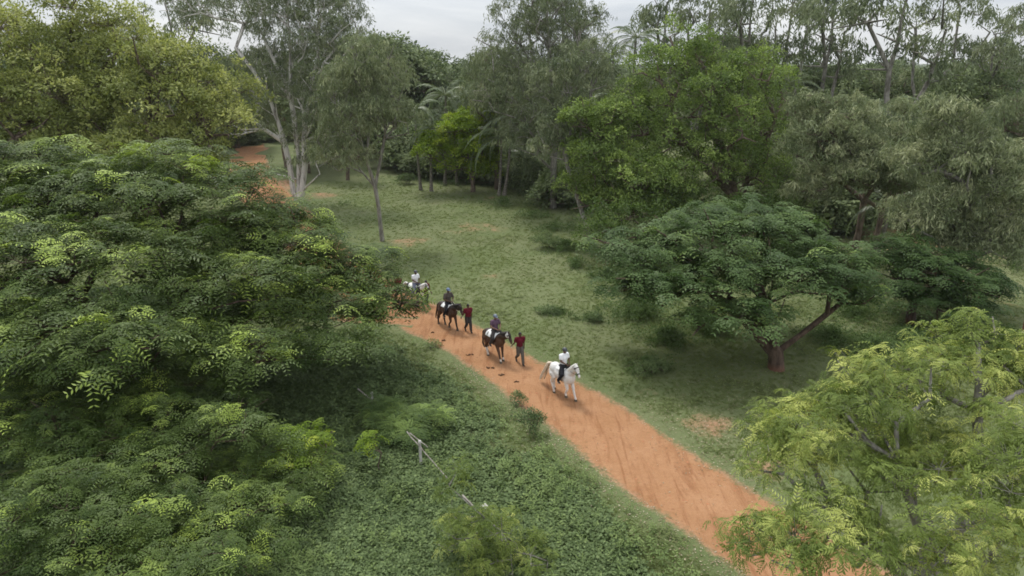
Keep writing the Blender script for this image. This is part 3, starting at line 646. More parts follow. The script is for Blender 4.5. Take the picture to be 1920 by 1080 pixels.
tree('eucalyptus_tree', (b.x, b.y), [Lp(690, 130, 60, 50, 59), Lp(650, 170, 45, 50, 59), Lp(730, 170, 40, 50, 59), Lp(700, 210, 65, 35, 58.5), Lp(640, 240, 42, 28, 58), Lp(620, 290, 26, 20, 58), Lp(650, 300, 16, 14, 57.5), Lp(740, 225, 30, 25, 58)],
    [[(b.x, b.y, 0), (b.x - .1, b.y, 1.5), (b.x - .35, b.y, 4.6), (b.x - .9, b.y, 6.8), (b.x - 1.4, b.y, 9.5)], [(b.x - .35, b.y, 4.6), (b.x + .35, b.y, 7.4), (b.x + .8, b.y, 10)], [(b.x - .35, b.y, 4.6), (b.x - 2.2, b.y, 7)], [(b.x - .9, b.y, 6.8), (b.x - .3, b.y, 11)]],
    STR, M_EUC2, B_GREY, .165, 42, 'slender pale eucalyptus standing alone on the meadow left of centre', group='eucalyptus trees', r_tip=.02, step=1.2, wiggle=.12, expo=.42, **E2)
b = at(1037, 390)
tree('eucalyptus_tree', (b.x, b.y), [Lp(1010, 50, 60, 55, 74), Lp(960, 115, 50, 50, 74), Lp(1060, 110, 50, 60, 74), Lp(1000, 180, 60, 50, 73), Lp(935, 175, 30, 36, 73), Lp(1070, 200, 45, 45, 73), Lp(1010, 250, 55, 40, 72), Lp(1090, 60, 40, 50, 76), Lp(1020, 5, 60, 30, 74)],
    [[(b.x, b.y, 0), (b.x, b.y, 6), (b.x - .4, b.y, 12), (b.x - 1, b.y, 20)], [(b.x, b.y, 6), (b.x + 1.6, b.y, 12), (b.x + 2.4, b.y, 18)]],
    STR, M_EUC, B_GREY, .32, 43, 'grey green drooping eucalyptus in the middle, right of the lime green tree', group='eucalyptus trees', r_tip=.025, step=1.8, wiggle=.2, expo=.42, **{**E, 'gap': .1, 'cover': 1.25})
b = at(1112, 462)
tree('eucalyptus_tree', (b.x, b.y), [Lp(1040, 250, 30, 40, 60), Lp(1075, 190, 35, 45, 61), Lp(1040, 150, 30, 35, 61), Lp(1100, 130, 32, 35, 61)],
    [[(b.x, b.y, 0), (b.x - .75, b.y + .4, 2.2), (b.x - 1.8, b.y + 1.5, 5.2), (b.x - 2.6, b.y + 3, 8.5)]],
    STR, M_EUC, B_GREY, .20, 44, 'leaning eucalyptus with a bare grey trunk at the edge of the green thicket', group='eucalyptus trees', r_tip=.02, step=1.3, wiggle=.15, expo=.42, **E2)
# grey green ones at the right
E3 = dict(E); E3.update(sub_r=1.05, spacing=.50, gap=.2, up_bias=.45, fill=.2, flat=.65, low=-.45, base_tint=.42, young=.40, young_v=.5, cover=1.1)
b = at(1602, 468)
tree('eucalyptus_tree', (b.x, b.y), [Lp(1600, 235, 75, 50, 52), Lp(1540, 290, 55, 40, 51), Lp(1650, 290, 60, 45, 51), Lp(1600, 340, 60, 28, 51), Lp(1530, 215, 40, 35, 53), Lp(1690, 230, 40, 40, 53), Lp(1510, 370, 24, 16, 52)],
    [[(b.x, b.y, 0), (b.x + .2, b.y, 4), (b.x + .2, b.y - 1, 9)], [(b.x + .2, b.y, 4), (b.x - 2.6, b.y - 1, 6)], [(b.x + .2, b.y, 4), (b.x + 2.0, b.y - 1, 8)]],
    STR, M_EUC2, B_BROWN, .26, 45, 'grey green eucalyptus with straight brown trunk behind the umbrella tree', group='eucalyptus trees', r_tip=.02, step=1.2, wiggle=.15, **E3)
b = at(1632, 492)
tree('eucalyptus_tree', (b.x, b.y), [Lp(1640, 320, 40, 30, 49), Lp(1680, 350, 40, 30, 49), Lp(1620, 280, 35, 30, 49.5)],
    [[(b.x, b.y, 0), (b.x + .3, b.y, 4), (b.x + .4, b.y, 6.5)]], STR, M_EUC2, B_BROWN, .2, 46,
    'thin eucalyptus whose bare brown trunk shows just right of its straight neighbour', group='eucalyptus trees', r_tip=.02, step=1.2, **E3)
b = atY(1790, 500, 44)[0]
tree('eucalyptus_tree', (b.x, 44), [Lp(1770, 240, 60, 45, 44), Lp(1800, 300, 70, 50, 43), Lp(1730, 300, 45, 38, 44), Lp(1850, 350, 60, 50, 42.5), Lp(1770, 400, 70, 40, 43), Lp(1880, 420, 45, 50, 42.5), Lp(1860, 480, 40, 32, 42), Lp(1900, 300, 40, 45, 43), Lp(1800, 460, 40, 25, 43)],
    [[(b.x, 44, 0), (b.x - .3, 44, 3.6), (b.x - .6, 43.6, 7), (b.x - .4, 43.6, 9)], [(b.x - .3, 44, 3.6), (b.x + 2.0, 43, 6.4)], [(b.x - .6, 43.6, 7), (b.x - 2, 44, 8)]],
    STR, M_EUC2, B_GREY, .34, 47, 'broad pale grey green eucalyptus drooping at the right edge', group='eucalyptus trees', r_tip=.02, step=1.2, wiggle=.15, **{**E3, 'base_tint': .52, 'young': .45})

# ------------------------------------------------------------------ dense green thicket trees
P1 = dict(sub_r=1.2, flat=.7, spacing=.70, up_bias=.5, low=-.6, fill=.25, young=.20, young_v=.45, gap=.12, base_tint=.46, sc=(.8, 1.25))
tree('green_tree', (20, 60), [Lp(1230, 150, 60, 50, 60), Lp(1300, 105, 55, 45, 61), Lp(1385, 150, 65, 50, 60), Lp(1320, 200, 100, 60, 59), Lp(1210, 230, 55, 55, 59), Lp(1420, 240, 50, 60, 59.5), Lp(1300, 300, 85, 60, 58.5), Lp(1400, 330, 60, 60, 59), Lp(1440, 180, 35, 45, 61)],
    [[(20, 60, 0), (19.5, 60, 3), (17.5, 60, 8), (16, 60, 12)], [(19.5, 60, 3), (21.5, 60, 9)], [(19.5, 60, 3), (15.5, 59.5, 7)]],
    BALL, M_PON, B_BROWN, .5, 51, 'tall dense bright green tree rising behind the umbrella shaped tree', group='bright green trees', r_tip=.02, step=1.3, wiggle=.18, **P1)
tree('green_tree', (12.5, 55), [Lp(1240, 335, 52, 34, 55), Lp(1180, 330, 45, 38, 55.5), Lp(1250, 385, 60, 32, 55), Lp(1180, 390, 50, 38, 55.5)],
    [[(12.5, 55, 0), (12.3, 55, 2), (11.5, 55, 4.4)]], BALL, M_PON, B_BROWN, .22, 52,
    'low rounded bright green tree in front of the tall dense one', group='bright green trees', r_tip=.018, step=1.1, **{**P1, 'sub_r': .9, 'spacing': .5, 'young': .22})
tree('green_tree', (8.3, 57), [Lp(1095, 235, 38, 38, 58), Lp(1110, 300, 52, 42, 57.5), Lp(1145, 240, 38, 35, 58), Lp(1100, 360, 40, 28, 57.5), Lp(1150, 300, 40, 35, 57.5)],
    [[(8.3, 57, 0), (8.2, 57, 3), (7.4, 57.5, 6.5)]], BALL, M_PON, B_BROWN, .25, 53,
    'narrow yellowish green tree left of the dense thicket, beside the leaning trunk', group='bright green trees', r_tip=.018, step=1.1, **{**P1, 'sub_r': .9, 'spacing': .52, 'base_tint': .5})
tree('green_tree', (14.5, 51), [Lp(1160, 440, 50, 30, 51), Lp(1230, 420, 60, 30, 52), Lp(1330, 400, 70, 30, 53), Lp(1420, 400, 50, 30, 53)],
    [[(14.5, 51, 0), (14.5, 51, 1.2), (11.5, 51, 1.6)], [(14.5, 51, 1.2), (17.5, 52, 2)]], BALL, M_PON, B_BROWN, .2, 54,
    'dark low thicket tree under the dense green tree', group='bright green trees', r_tip=.015, step=1.1, **{**P1, 'base_tint': .15, 'young': .02, 'spacing': .6})
b = at(887, 360)
tree('lime_tree', (b.x, b.y), [Lp(855, 240, 40, 28, b.y), Lp(820, 285, 30, 25, b.y), Lp(880, 280, 40, 28, b.y), Lp(900, 235, 30, 25, b.y + 1), Lp(850, 310, 26, 16, b.y), Lp(895, 320, 20, 14, b.y - .5), Lp(905, 300, 24, 20, b.y)],
    [[(b.x, b.y, 0), (b.x, b.y, 1.6), (b.x - .9, b.y, 3.6)], [(b.x, b.y, 1.6), (b.x + .5, b.y, 4)]], BALL_F, M_LIME, B_BROWN, .26, 55,
    'small lime green round tree with forked brown trunk at the far edge of the meadow', r_tip=.02, step=1, **{**P1, 'sub_r': .95, 'spacing': .62, 'young': .2, 'gap': .1})
# ------------------------------------------------------------------ trees further off: a few built once, then copied
def proto(name, lobes, stems, tpls, lm, bm, r, seed, **k):
    t = tree(name, (0, 0), lobes, stems, tpls, lm, bm, r, seed, 'tree', **k); return t
PR = {}
EF = dict(sub_r=1.25, flat=.8, spacing=1.12, up_bias=.9, low=-.6, fill=.2, young=.12, young_v=.3, gap=.38, base_tint=.4, sc=(.9, 1.6), cover=.8, step=2.0, wiggle=.25, expo=.42, r_tip=.035)
PR['tall_a'] = (proto('tall_eucalyptus', [(0, 0, 18.5, 2.2, 2, 1.6), (-2.8, 0, 16, 2, 1.8, 1.4), (2.6, .4, 15.4, 2.2, 1.8, 1.4), (.4, 0, 13.4, 2, 1.8, 1.2), (-2.4, .3, 11.6, 1.7, 1.5, 1.1), (3.2, 0, 11.6, 1.6, 1.4, 1.0)],
    [[(0, 0, 0), (.2, 0, 6), (-.5, 0, 12), (0, 0, 18)], [(.2, 0, 6), (2.2, 0, 11), (2.8, 0, 15)], [(-.5, 0, 12), (-2.4, 0, 15.5)]], STR_F, M_EUC, B_GREY, .20, 61, **EF), 21.2)
PR['tall_b'] = (proto('tall_eucalyptus', [(.5, 0, 18.3, 1.8, 1.8, 1.7), (3.4, 0, 16.4, 2, 1.8, 1.3), (-2.6, .4, 17, 1.8, 1.6, 1.5), (-3.6, 0, 13, 1.7, 1.6, 1.2), (1.4, 0, 13.4, 1.8, 1.6, 1.2), (4.4, 0, 12.6, 1.4, 1.4, .9)],
    [[(0, 0, 0), (-.4, 0, 5), (1.0, 0, 11), (.6, 0, 18)], [(-.4, 0, 5), (-2.4, 0, 11), (-3, 0, 17)], [(1.0, 0, 11), (3.4, 0, 15.6)]], STR_F, M_EUC, B_GREY, .19, 62, **EF), 21.2)
EF2 = {**EF, 'gap': .08, 'cover': 1.0, 'sub_r': 1.3}
PR['grey'] = (proto('grey_tree', [(0, 0, 10.6, 3, 2.8, 1.9), (-2.6, 0, 8.4, 2.6, 2.4, 1.7), (2.8, .3, 8.6, 2.6, 2.4, 1.7), (0, -1.4, 6.6, 2.8, 2.4, 1.5)],
    [[(0, 0, 0), (0, 0, 4), (.3, 0, 9)]], STR_F, M_EUC2, B_BROWN, .26, 63, **EF2), 13.8)
BF = dict(sub_r=1.45, flat=.75, spacing=.95, up_bias=.5, low=-.6, fill=.2, young=.08, young_v=.35, gap=.06, base_tint=.40, sc=(.8, 1.3), step=2.0, wiggle=.25, r_tip=.04)
PR['broad_a'] = (proto('broad_tree', [(0, 0, 10.4, 3.4, 3, 2.2), (-3.2, 0, 7.8, 3, 2.8, 2.2), (3.2, .3, 8.2, 3, 2.8, 2.1), (.3, -1.6, 6.4, 3.2, 2.6, 2.0), (0, 0, 4.4, 4, 3, 1.4)],
    [[(0, 0, 0), (0, 0, 3), (.3, 0, 9)], [(0, 0, 3), (-2.6, 0, 7)]], BALL_D, M_FAR, B_BROWN, .3, 64, **BF), 14.4)
PR['broad_b'] = (proto('broad_tree', [(.6, 0, 11.2, 2.6, 2.6, 1.8), (-2.2, 0, 9.2, 2.8, 2.6, 1.8), (3.0, .3, 7.6, 2.8, 2.6, 1.8), (-3.4, 0, 6.0, 2.4, 2.4, 1.6), (.4, -1, 5.4, 3.6, 3, 1.8)],
    [[(0, 0, 0), (0, 0, 3), (.3, 0, 9)]], BALL_D, M_FAR, B_BROWN, .3, 65, **BF), 14.8)
used = {}; seen_labels = set()
LAND = [(90, 'behind the yellow green tree at the left edge'), (250, 'left of the sky gap above the yellow green trees'), (410, 'between the yellow green tree and the white trunks'), (480, 'just left of the tall white trunks'), (545, 'behind the tall white trunks'),
        (620, 'just right of the tall white trunks'), (670, 'behind the slender pale eucalyptus'), (730, 'at the left end of the central sky gap'), (780, 'above the coconut palms, under the central sky gap'), (865, 'beyond the lime green tree'), (910, 'under the right half of the central sky gap'),
        (960, 'left of the drooping middle eucalyptus'), (1060, 'behind the drooping middle eucalyptus'), (1120, 'right of the drooping middle eucalyptus'), (1200, 'by the dark skyline palm'), (1290, 'behind the left part of the dense green tree'), (1400, 'behind the right part of the dense green tree'),
        (1490, 'right of the dense green tree'), (1545, 'left of the straight brown trunks'), (1600, 'above the straight brown trunks'), (1660, 'right of the straight brown trunks'), (1740, 'behind the pale broad eucalyptus'), (1840, 'above the pale broad eucalyptus'), (1900, 'near the right edge'), (9999, 'cut by the right edge')]
def auto_label(kind, u, Y):
    if Y >= 138 or (95 < Y < 141 and kind == 'low'): return None
    w = [t for lim, t in LAND if u < lim][0]; n_ = {'t': 'tall thin open eucalyptus ', 'g': 'grey green drooping tree ', 'b': 'dark rounded tree '}[kind[0]]
    for pre in ('', 'second ', 'third ', 'farther ', 'farthest '):
        l = pre + n_ + w
        if l not in seen_labels: seen_labels.add(l); return l
rp = random.Random(5)
PR['low'] = (proto('understory_tree', [(0, 0, 2.6, 2.6, 2.2, 1.7), (-2.2, .4, 2.0, 2.0, 1.8, 1.3), (2.3, 0, 1.8, 2.0, 1.8, 1.2), (.4, -.8, 1.2, 2.8, 2.0, .9)],
    [[(0, 0, 0), (0, 0, 1.2), (.2, 0, 2.6)]], BALL_D, M_FAR, B_BROWN, .12, 66, **{**BF, 'sub_r': 1.0, 'spacing': .8, 'low': -.8, 'young': .14}), 5.2)
def place(kind, u, vtop, Y, label=None, group=None, wide=1.0, **k):
    root, h = PR[kind]; p, _ = atY(u, vtop, Y); s = max(.25, p.z / h); rz = rp.uniform(0, 6.28); loc = (p.x, Y, gzf(p.x, Y) - .05 if Y < 200 else -.05)
    sc_ = (s * wide, s * wide, s)
    lab = label or auto_label(kind, u, Y) or {'t': 'tall thin eucalyptus with an open crown in the row against the sky', 'g': 'grey green drooping tree in the belt beyond the meadow', 'b': 'dark rounded tree in the belt beyond the meadow'}[kind[0]]
    grp = group or {'t': 'tall eucalyptus against the sky', 'g': 'grey trees beyond the meadow', 'b': 'dark trees beyond the meadow'}[kind[0]]
    if kind not in used:
        used[kind] = 1; root.location = loc; root.rotation_euler = (0, 0, rz); root.scale = sc_; tag(root, label=lab, cat='tree', group=grp); return root
    return copy_tree(root, loc, rz, sc_, label=lab, cat='tree', group=grp)
for a in [('tall_a', 300, -60, 92, None, None, 1.1), ('tall_b', 205, 10, 88), ('broad_a', 120, 40, 80), ('broad_b', 30, 60, 74), ('broad_a', 425, 95, 128), ('grey', 515, 70, 104), ('broad_b', 370, 80, 118), ('broad_b', 600, 85, 108),
          ('broad_a', 700, 48, 118, 'highest of the dark rounded trees, left of the sky gap', 'dark trees beyond the meadow', 1.2), ('broad_b', 655, 72, 112), ('broad_a', 752, 74, 124, None, None, 1.2), ('broad_b', 795, 95, 136, None, None, 1.2), ('grey', 640, 170, 92), ('broad_b', 560, 120, 98),
          ('broad_a', 845, 112, 165), ('broad_b', 880, 108, 190), ('broad_a', 915, 112, 180), ('grey', 930, 60, 84, None, None, .8), ('broad_b', 905, 98, 130), ('broad_a', 980, 95, 118),
          ('tall_a', 1100, 10, 92), ('tall_a', 1255, -60, 92), ('tall_b', 1330, -50, 84, 'tall open eucalyptus rising straight behind the dense green tree', None, 1.1), ('tall_a', 1420, -80, 80), ('tall_b', 1500, -60, 84), ('tall_a', 1580, -90, 76),
          ('tall_a', 1720, -110, 68, 'largest of the tall eucalyptus, with a forked pale trunk above the pale broad one', None, 1.2), ('tall_b', 1800, -60, 80), ('tall_a', 1880, 0, 72), ('tall_b', 1960, -30, 78), ('tall_b', 1045, -30, 88),
          ('broad_a', 1365, 40, 92, 'dark rounded tree whose top shows between the bright green tree and the sky', None, .8), ('broad_b', 1120, 150, 84), ('grey', 1180, 120, 80), ('grey', 1475, 140, 72), ('grey', 1555, 160, 78), ('broad_b', 1480, 220, 66), ('grey', 1625, 165, 70),
          ('broad_a', 1815, 112, 72, 'dark green rounded tree above the pale eucalyptus, near the right edge', None, .9), ('broad_b', 1890, 170, 66), ('grey', 1700, 190, 64), ('grey', 1950, 150, 60), ('grey', 1500, 300, 60), ('broad_b', 1560, 330, 74), ('broad_a', 1680, 340, 90), ('grey', 1040, 150, 90), ('broad_b', 1080, 220, 92)]:
    place(*a)
for i_, (u, vt, Y) in enumerate([(420, 235, 92), (455, 225, 98), (500, 232, 102), (600, 222, 98), (640, 232, 96), (680, 226, 102), (715, 236, 98), (745, 228, 104), (775, 240, 100), (800, 232, 106), (820, 262, 96), (850, 262, 94), (905, 268, 92), (935, 285, 90), (965, 272, 94), (990, 292, 86), (1015, 300, 82), (1050, 300, 80),
      (1075, 310, 74), (1500, 300, 66), (1545, 330, 62), (1600, 250, 82), (1660, 262, 76), (1700, 270, 74), (1740, 280, 70), (1490, 240, 80), (1850, 300, 62), (1905, 320, 58), (530, 240, 106), (380, 240, 90)]):
    if u < 770: Y += 36; vt += 8
    place('low', u, vt, Y, 'round leafy thicket in the shade behind the white trunks and the slender eucalyptus' if u < 770 else 'round leafy thicket behind the lime green tree and the coconut palms' if u < 1200 else 'round leafy thicket between the trunks on the right', 'leafy thickets', 1.15)
for a in [('broad_b', 1500, 96, 96), ('grey', 1540, 104, 100), ('broad_a', 1590, 108, 92), ('broad_b', 1640, 112, 98), ('grey', 1680, 104, 90), ('broad_a', 1730, 118, 96), ('broad_b', 1770, 110, 88), ('grey', 1850, 108, 84), ('broad_a', 1900, 120, 90), ('broad_b', 1440, 96, 98), ('broad_a', 1010, 110, 100), ('broad_b', 1070, 120, 98)]: place(*a)
for k in range(46):
    u = -60 + 2040 * ((k * .618) % 1); Y = rp.uniform(140, 300)
    place(rp.choice(['broad_a', 'broad_b', 'grey', 'broad_a']), u, rp.uniform(104, 136), Y, 'small far off tree in the wooded plain near the horizon', 'far trees near the horizon', 1.25)
for k in range(44):
    u = rp.choice([rp.uniform(760, 1130), rp.uniform(1130, 1960), rp.uniform(330, 760)]); Y = rp.uniform(100, 145) if u > 770 else rp.uniform(132, 160)
    place(rp.choice(['broad_a', 'broad_b', 'grey']), u, rp.uniform(140, 195), Y, 'low tree in the wooded belt behind the taller trees', 'low trees of the belt', 1.15)

# ------------------------------------------------------------------ scattering small plants
M_WEED = leaf_mat('weed_leaf', (.070, .110, .034), (.165, .225, .080), (.27, .33, .12), trans=.3)
def scatter(name, pos, rot, sc, tpls, lm, label, cat, tint=.45, src=None):
    """one object of countless small plants; source plants live outside the scene"""
    cl = bpy.data.collections.new(name + '_kinds')
    for i, (q, t) in enumerate(tpls):
        m_ = quad_mesh(name + '_kind', q, t + tint); m_.materials.append(lm); o = bpy.data.objects.new(name + '_kind_%02d' % i, m_); cl.objects.link(o)
    me = bpy.data.meshes.new(name); me.vertices.add(len(pos)); me.vertices.foreach_set('co', np.ascontiguousarray(pos, np.float32).ravel())
    a = me.attributes.new('turn', 'FLOAT_VECTOR', 'POINT'); a.data.foreach_set('vector', np.ascontiguousarray(rot, np.float32).ravel())
    set_attr(me, 'size', sc)
    a = me.attributes.new('pick', 'INT', 'POINT'); a.data.foreach_set('value', np.random.default_rng(3).integers(0, len(tpls), len(pos)).astype(np.int32))
    me.materials.append(lm)
    o = link(name, me, None, label=label, cat=cat, kind='stuff')
    g = bpy.data.node_groups.new(name, 'GeometryNodeTree'); g.interface.new_socket('Geometry', in_out='INPUT', socket_type='NodeSocketGeometry'); g.interface.new_socket('Geometry', in_out='OUTPUT', socket_type='NodeSocketGeometry')
    L = g.links; gi = N(g, 'NodeGroupInput'); go = N(g, 'NodeGroupOutput'); ci = N(g, 'GeometryNodeCollectionInfo'); ci.inputs['Collection'].default_value = cl
    ci.inputs['Separate Children'].default_value = True; ci.inputs['Reset Children'].default_value = True
    ip = N(g, 'GeometryNodeInstanceOnPoints'); ip.inputs['Pick Instance'].default_value = True
    def na(nm, ty): n = N(g, 'GeometryNodeInputNamedAttribute', data_type=ty); n.inputs['Name'].default_value = nm; return [s for s in n.outputs if s.enabled and s.name == 'Attribute'][0]
    e2r = N(g, 'FunctionNodeEulerToRotation'); L.new(na('turn', 'FLOAT_VECTOR'), e2r.inputs[0])
    L.new(gi.outputs[0], ip.inputs['Points']); L.new(ci.outputs[0], ip.inputs['Instance']); L.new(na('pick', 'INT'), ip.inputs['Instance Index'])
    L.new(e2r.outputs[0], ip.inputs['Rotation']); L.new(na('size', 'FLOAT'), ip.inputs['Scale']); L.new(ip.outputs[0], go.inputs[0])
    md = o.modifiers.new('scatter', 'NODES'); md.node_group = g
    return o
rs = np.random.default_rng(77)
def wedge(n, y0, y1, power=1.0, half=.86):
    """points of the fan in front of the viewpoint, density per m2 falling as 1/Y^(1+power)"""
    q = rs.random(n)
    if power == 1.0: y = y0 * (y1 / y0) ** q
    else:
        e = 1 - power; y = (y0 ** e + q * (y1 ** e - y0 ** e)) ** (1 / e)
    return (rs.random(n) * 2 - 1) * half * y, y
def nfield(x, y, sc, seed=0.0):
    x = np.asarray(x); y = np.asarray(y)
    g0 = np.array([[mnoise.noise(Vector((i * .5, j * .5, seed))) for i in range(-200, 201)] for j in range(0, 260)])
    fx = np.clip(x * sc * 2 + 200, 0, 399.9); fy = np.clip(y * sc * 2, 0, 258.9)
    ix, iy = fx.astype(int), fy.astype(int); tx, ty = fx - ix, fy - iy; tx = tx * tx * (3 - 2 * tx); ty = ty * ty * (3 - 2 * ty)
    return (g0[iy, ix] * (1 - tx) * (1 - ty) + g0[iy, ix + 1] * tx * (1 - ty) + g0[iy + 1, ix] * (1 - tx) * ty + g0[iy + 1, ix + 1] * tx * ty)
def t_cover(rng, n=16, r=.2, ll=.10, lw=.085):
    Q, T = [], []
    for k in range(n):
        a = rng.uniform(0, 6.28); rr = r * math.sqrt(rng.random()); p = np.array([math.cos(a) * rr, math.sin(a) * rr, rng.uniform(.0, .14)])
        d = rng.uniform(0, 6.28); o = np.array([math.cos(d), math.sin(d), rng.uniform(-.5, .25)]); up = np.array([rng.normal(0, .3), rng.normal(0, .3), 1.0])
        Q.append(leafq(p, p + o * ll * rng.uniform(.6, 1.2), up / np.linalg.norm(up), lw * rng.uniform(.7, 1.2))); T.append(rng.normal(0, .13))
    return np.array(Q), np.array(T)
def t_tuft(rng, n=16, r=.09, h=.13, w=.012, lean=.5):
    Q, T = [], []
    for k in range(n):
        a = rng.uniform(0, 6.28); rr = r * rng.random(); p = np.array([math.cos(a) * rr, math.sin(a) * rr, -.01]); d = rng.uniform(0, 6.28); o = np.array([math.cos(d) * lean, math.sin(d) * lean, 1.0]) * h * rng.uniform(.5, 1.2)
        Q.append(leafq(p, p + o, (math.sin(d), -math.cos(d), .15), w)); T.append(rng.normal(0, .15))
    return np.array(Q), np.array(T)
def on_ground(x, y, dz=0): return np.c_[x, y, gz(x, y) + dz]
def turns(n, tilt=.15): return np.c_[rs.normal(0, tilt, n), rs.normal(0, tilt, n), rs.random(n) * 6.28]

# creeper carpet left of the path, heaped up unevenly
x, y = wedge(170000, 15.0, 44, 1.0)
d, sd_ = path_d(x, y); nb = nfield(x, y, .22, 4.0); nc = nfield(x, y, .7, 9.0)
cov = np.clip((d - 1.9 + nb * 3.0 + nc * 1.0) / 2.6, 0, 1) * (sd_ > 0) * (1 - .6 * np.clip((y - 31) / 9, 0, 1))
near = np.clip((y - 22) / 6, 0, 1)
k_ = rs.random(len(x)) < np.clip(cov * (.35 + .65 * near + .6 * np.clip((d - 4) / 3, 0, 1)), 0, 1)
x, y, d, nb, nc = x[k_], y[k_], d[k_], nb[k_], nc[k_]
mound = np.clip((d - 1.0) / 3.5, 0, 1) * (.16 + .34 * np.clip(nb + .25, 0, 1) + .40 * np.clip(nc + .1, 0, 1))
CT = [t_cover(rs) for _ in range(8)]
scatter('creeper_cover', on_ground(x, y, 0) + np.c_[np.zeros(len(x)), np.zeros(len(x)), mound * rs.uniform(.55, 1.05, len(x))], turns(len(x), .35), rs.uniform(.6, 1.15, len(x)) * (.8 + y / 80), CT, M_COVER,
        'dense green creeper carpet covering the ground left of the path', 'creeper')
# taller mixed weeds standing out of the creepers
def t_weed(rng, h=.42, n=16, ll=.11, lw=.045, sp=.10):
    Q, T = [], []
    for k in range(n):
        t = (k + .5) / n; a = k * 2.4 + rng.uniform(-.3, .3); p = np.array([math.cos(a) * sp * (1 - t) * .6, math.sin(a) * sp * (1 - t) * .6, h * t]); o = np.array([math.cos(a), math.sin(a), .5 - .9 * (1 - t)]); o /= np.linalg.norm(o)
        Q.append(leafq(p, p + o * ll * (1.25 - .5 * t) * rng.uniform(.8, 1.2), (0, 0, 1), lw)); T.append(.25 * t + rng.normal(0, .08))
    Q.append(np.array([[-.006, 0, 0], [.006, 0, 0], [.003, 0, h], [-.003, 0, h]])); T.append(0); return np.array(Q), np.array(T)
x2, y2 = wedge(26000, 15.0, 46, 1.0); d2, s2 = path_d(x2, y2); n2_ = nfield(x2, y2, .38, 12.0)
k_ = (s2 > 0) & (d2 > .6) & (rs.random(len(x2)) < np.clip((n2_ + .02) * 2.2, .05, .9)); x2, y2, d2 = x2[k_], y2[k_], d2[k_]
scatter('tall_weeds', on_ground(x2, y2, .12 * np.clip(d2 / 3, 0, 1)), turns(len(x2), .25), rs.uniform(.55, 1.45, len(x2)) * np.clip(.5 + d2 * .2, .5, 1), [t_weed(rs), t_weed(rs, .5, 14, .16, .035), t_weed(rs, .34, 20, .09, .06, .16), t_weed(rs, .6, 18, .12, .03, .12)], M_WEED,
        'taller bright weeds standing out of the creepers left of the path', 'weeds', tint=.42)
# short meadow grass
x, y = wedge(200000, 14.5, 90, 1.0)
d, sd_ = path_d(x, y); nb = nfield(x, y, .3, 2.0); br = bare(x, y)
k_ = (d > -.30 + .30 * rs.normal(0, 1, len(x))) & (rs.random(len(x)) > br * 1.05) & (rs.random(len(x)) < np.clip(.75 + nb * 1.0, .35, 1)); x, y, d, nb = x[k_], y[k_], d[k_], nb[k_]
scatter('meadow_grass', on_ground(x, y), turns(len(x), .2), rs.uniform(.5, 1.1, len(x)) * np.clip(.55 + d * .35, .5, 1) * (.8 + y / 90), [t_tuft(rs, 16, .11, .085, .012, 1.0) for _ in range(8)], M_GRASS,
        'short green grass of the meadow and the verges', 'grass')
# coarse low weeds in drifts
x, y = wedge(60000, 15, 75, 1.0)
d, sd_ = path_d(x, y); nb = nfield(x, y, .16, 6.0); nc = nfield(x, y, .55, 3.0)
k_ = (d > .5) & (rs.random(len(x)) < np.clip((nb * 1.2 + nc * 1.3 - .18) * 2.2, 0, .8)) & (bare(x, y) < .3); x, y, d = x[k_], y[k_], d[k_]
scatter('low_weeds', on_ground(x, y, .01), turns(len(x), .2), rs.uniform(.5, 1.2, len(x)) * (.7 + y / 70), [t_cover(rs, 14, .16, .10, .05) for _ in range(5)], M_GRASS,
        'low leafy weeds growing in drifts through the grass', 'weeds', tint=.5)
# knee high scrub under and beside the trees at the right, and along the far side of the meadow
SCR = []
def scrub(u, v, r, n, h=.5):
    p = at(u, v)
    a = rs.random(n) * 6.28; q = np.abs(rs.normal(0, .55, n)) * r; SCR.append(np.c_[p.x + np.cos(a) * q, p.y + np.sin(a) * q, h * rs.uniform(.1, 1, n) * np.clip(1.2 - q / r, .2, 1)])
for a in [(1200, 590, 2.4, 260, .9), (1250, 640, 1.8, 160, .7), (1180, 540, 2.2, 200, .9), (1140, 520, 1.6, 100, .7), (1215, 690, 1.2, 70, .45), (1330, 620, 2.0, 150, .7), (1560, 640, 2.5, 160, .5), (1640, 660, 2.5, 160, .5), (1600, 590, 3, 180, .6),
          (1060, 470, 2.0, 110, .8), (1080, 500, 1.5, 70, .6), (1040, 430, 2.2, 90, .7), (1000, 405, 3, 90, .6), (940, 385, 3, 110, .9), (1010, 375, 3, 90, .9), (850, 345, 3, 60, .6), (1050, 590, 1.2, 30, .12), (1110, 600, 1.5, 36, .12),
          (1700, 640, 3, 150, .7), (1790, 640, 3, 140, .7), (1870, 640, 3, 140, .7), (760, 340, 4, 60, .6), (1560, 520, 3, 110, .8), (1500, 480, 4, 140, .9), (1800, 560, 3, 100, .6), (700, 330, 4, 40, .5), (1130, 430, 3, 160, 1.4), (1100, 400, 3, 120, 1.4), (1070, 380, 3, 90, 1.2),
          (1900, 500, 4, 120, .8), (1740, 440, 5, 150, .9), (1880, 400, 7, 160, 1.0), (1600, 400, 6, 140, 1.0), (650, 385, 2.5, 26, .4), (560, 250, 9, 300, 2.2), (640, 262, 8, 300, 2.2), (720, 262, 8, 260, 1.8), (800, 270, 8, 200, 1.4), (940, 300, 7, 260, 1.6), (1000, 320, 6, 260, 1.6), (1060, 330, 5, 220, 1.6), (780, 300, 5, 90, .8), (860, 290, 6, 120, .9), (960, 340, 4, 120, 1.0), (1020, 345, 3, 100, 1.0), (500, 262, 6, 140, 1.6), (400, 262, 8, 200, 2.2), (1500, 420, 5, 220, 1.3), (1650, 330, 8, 260, 1.6), (1800, 350, 8, 260, 1.6)]: scrub(*a)
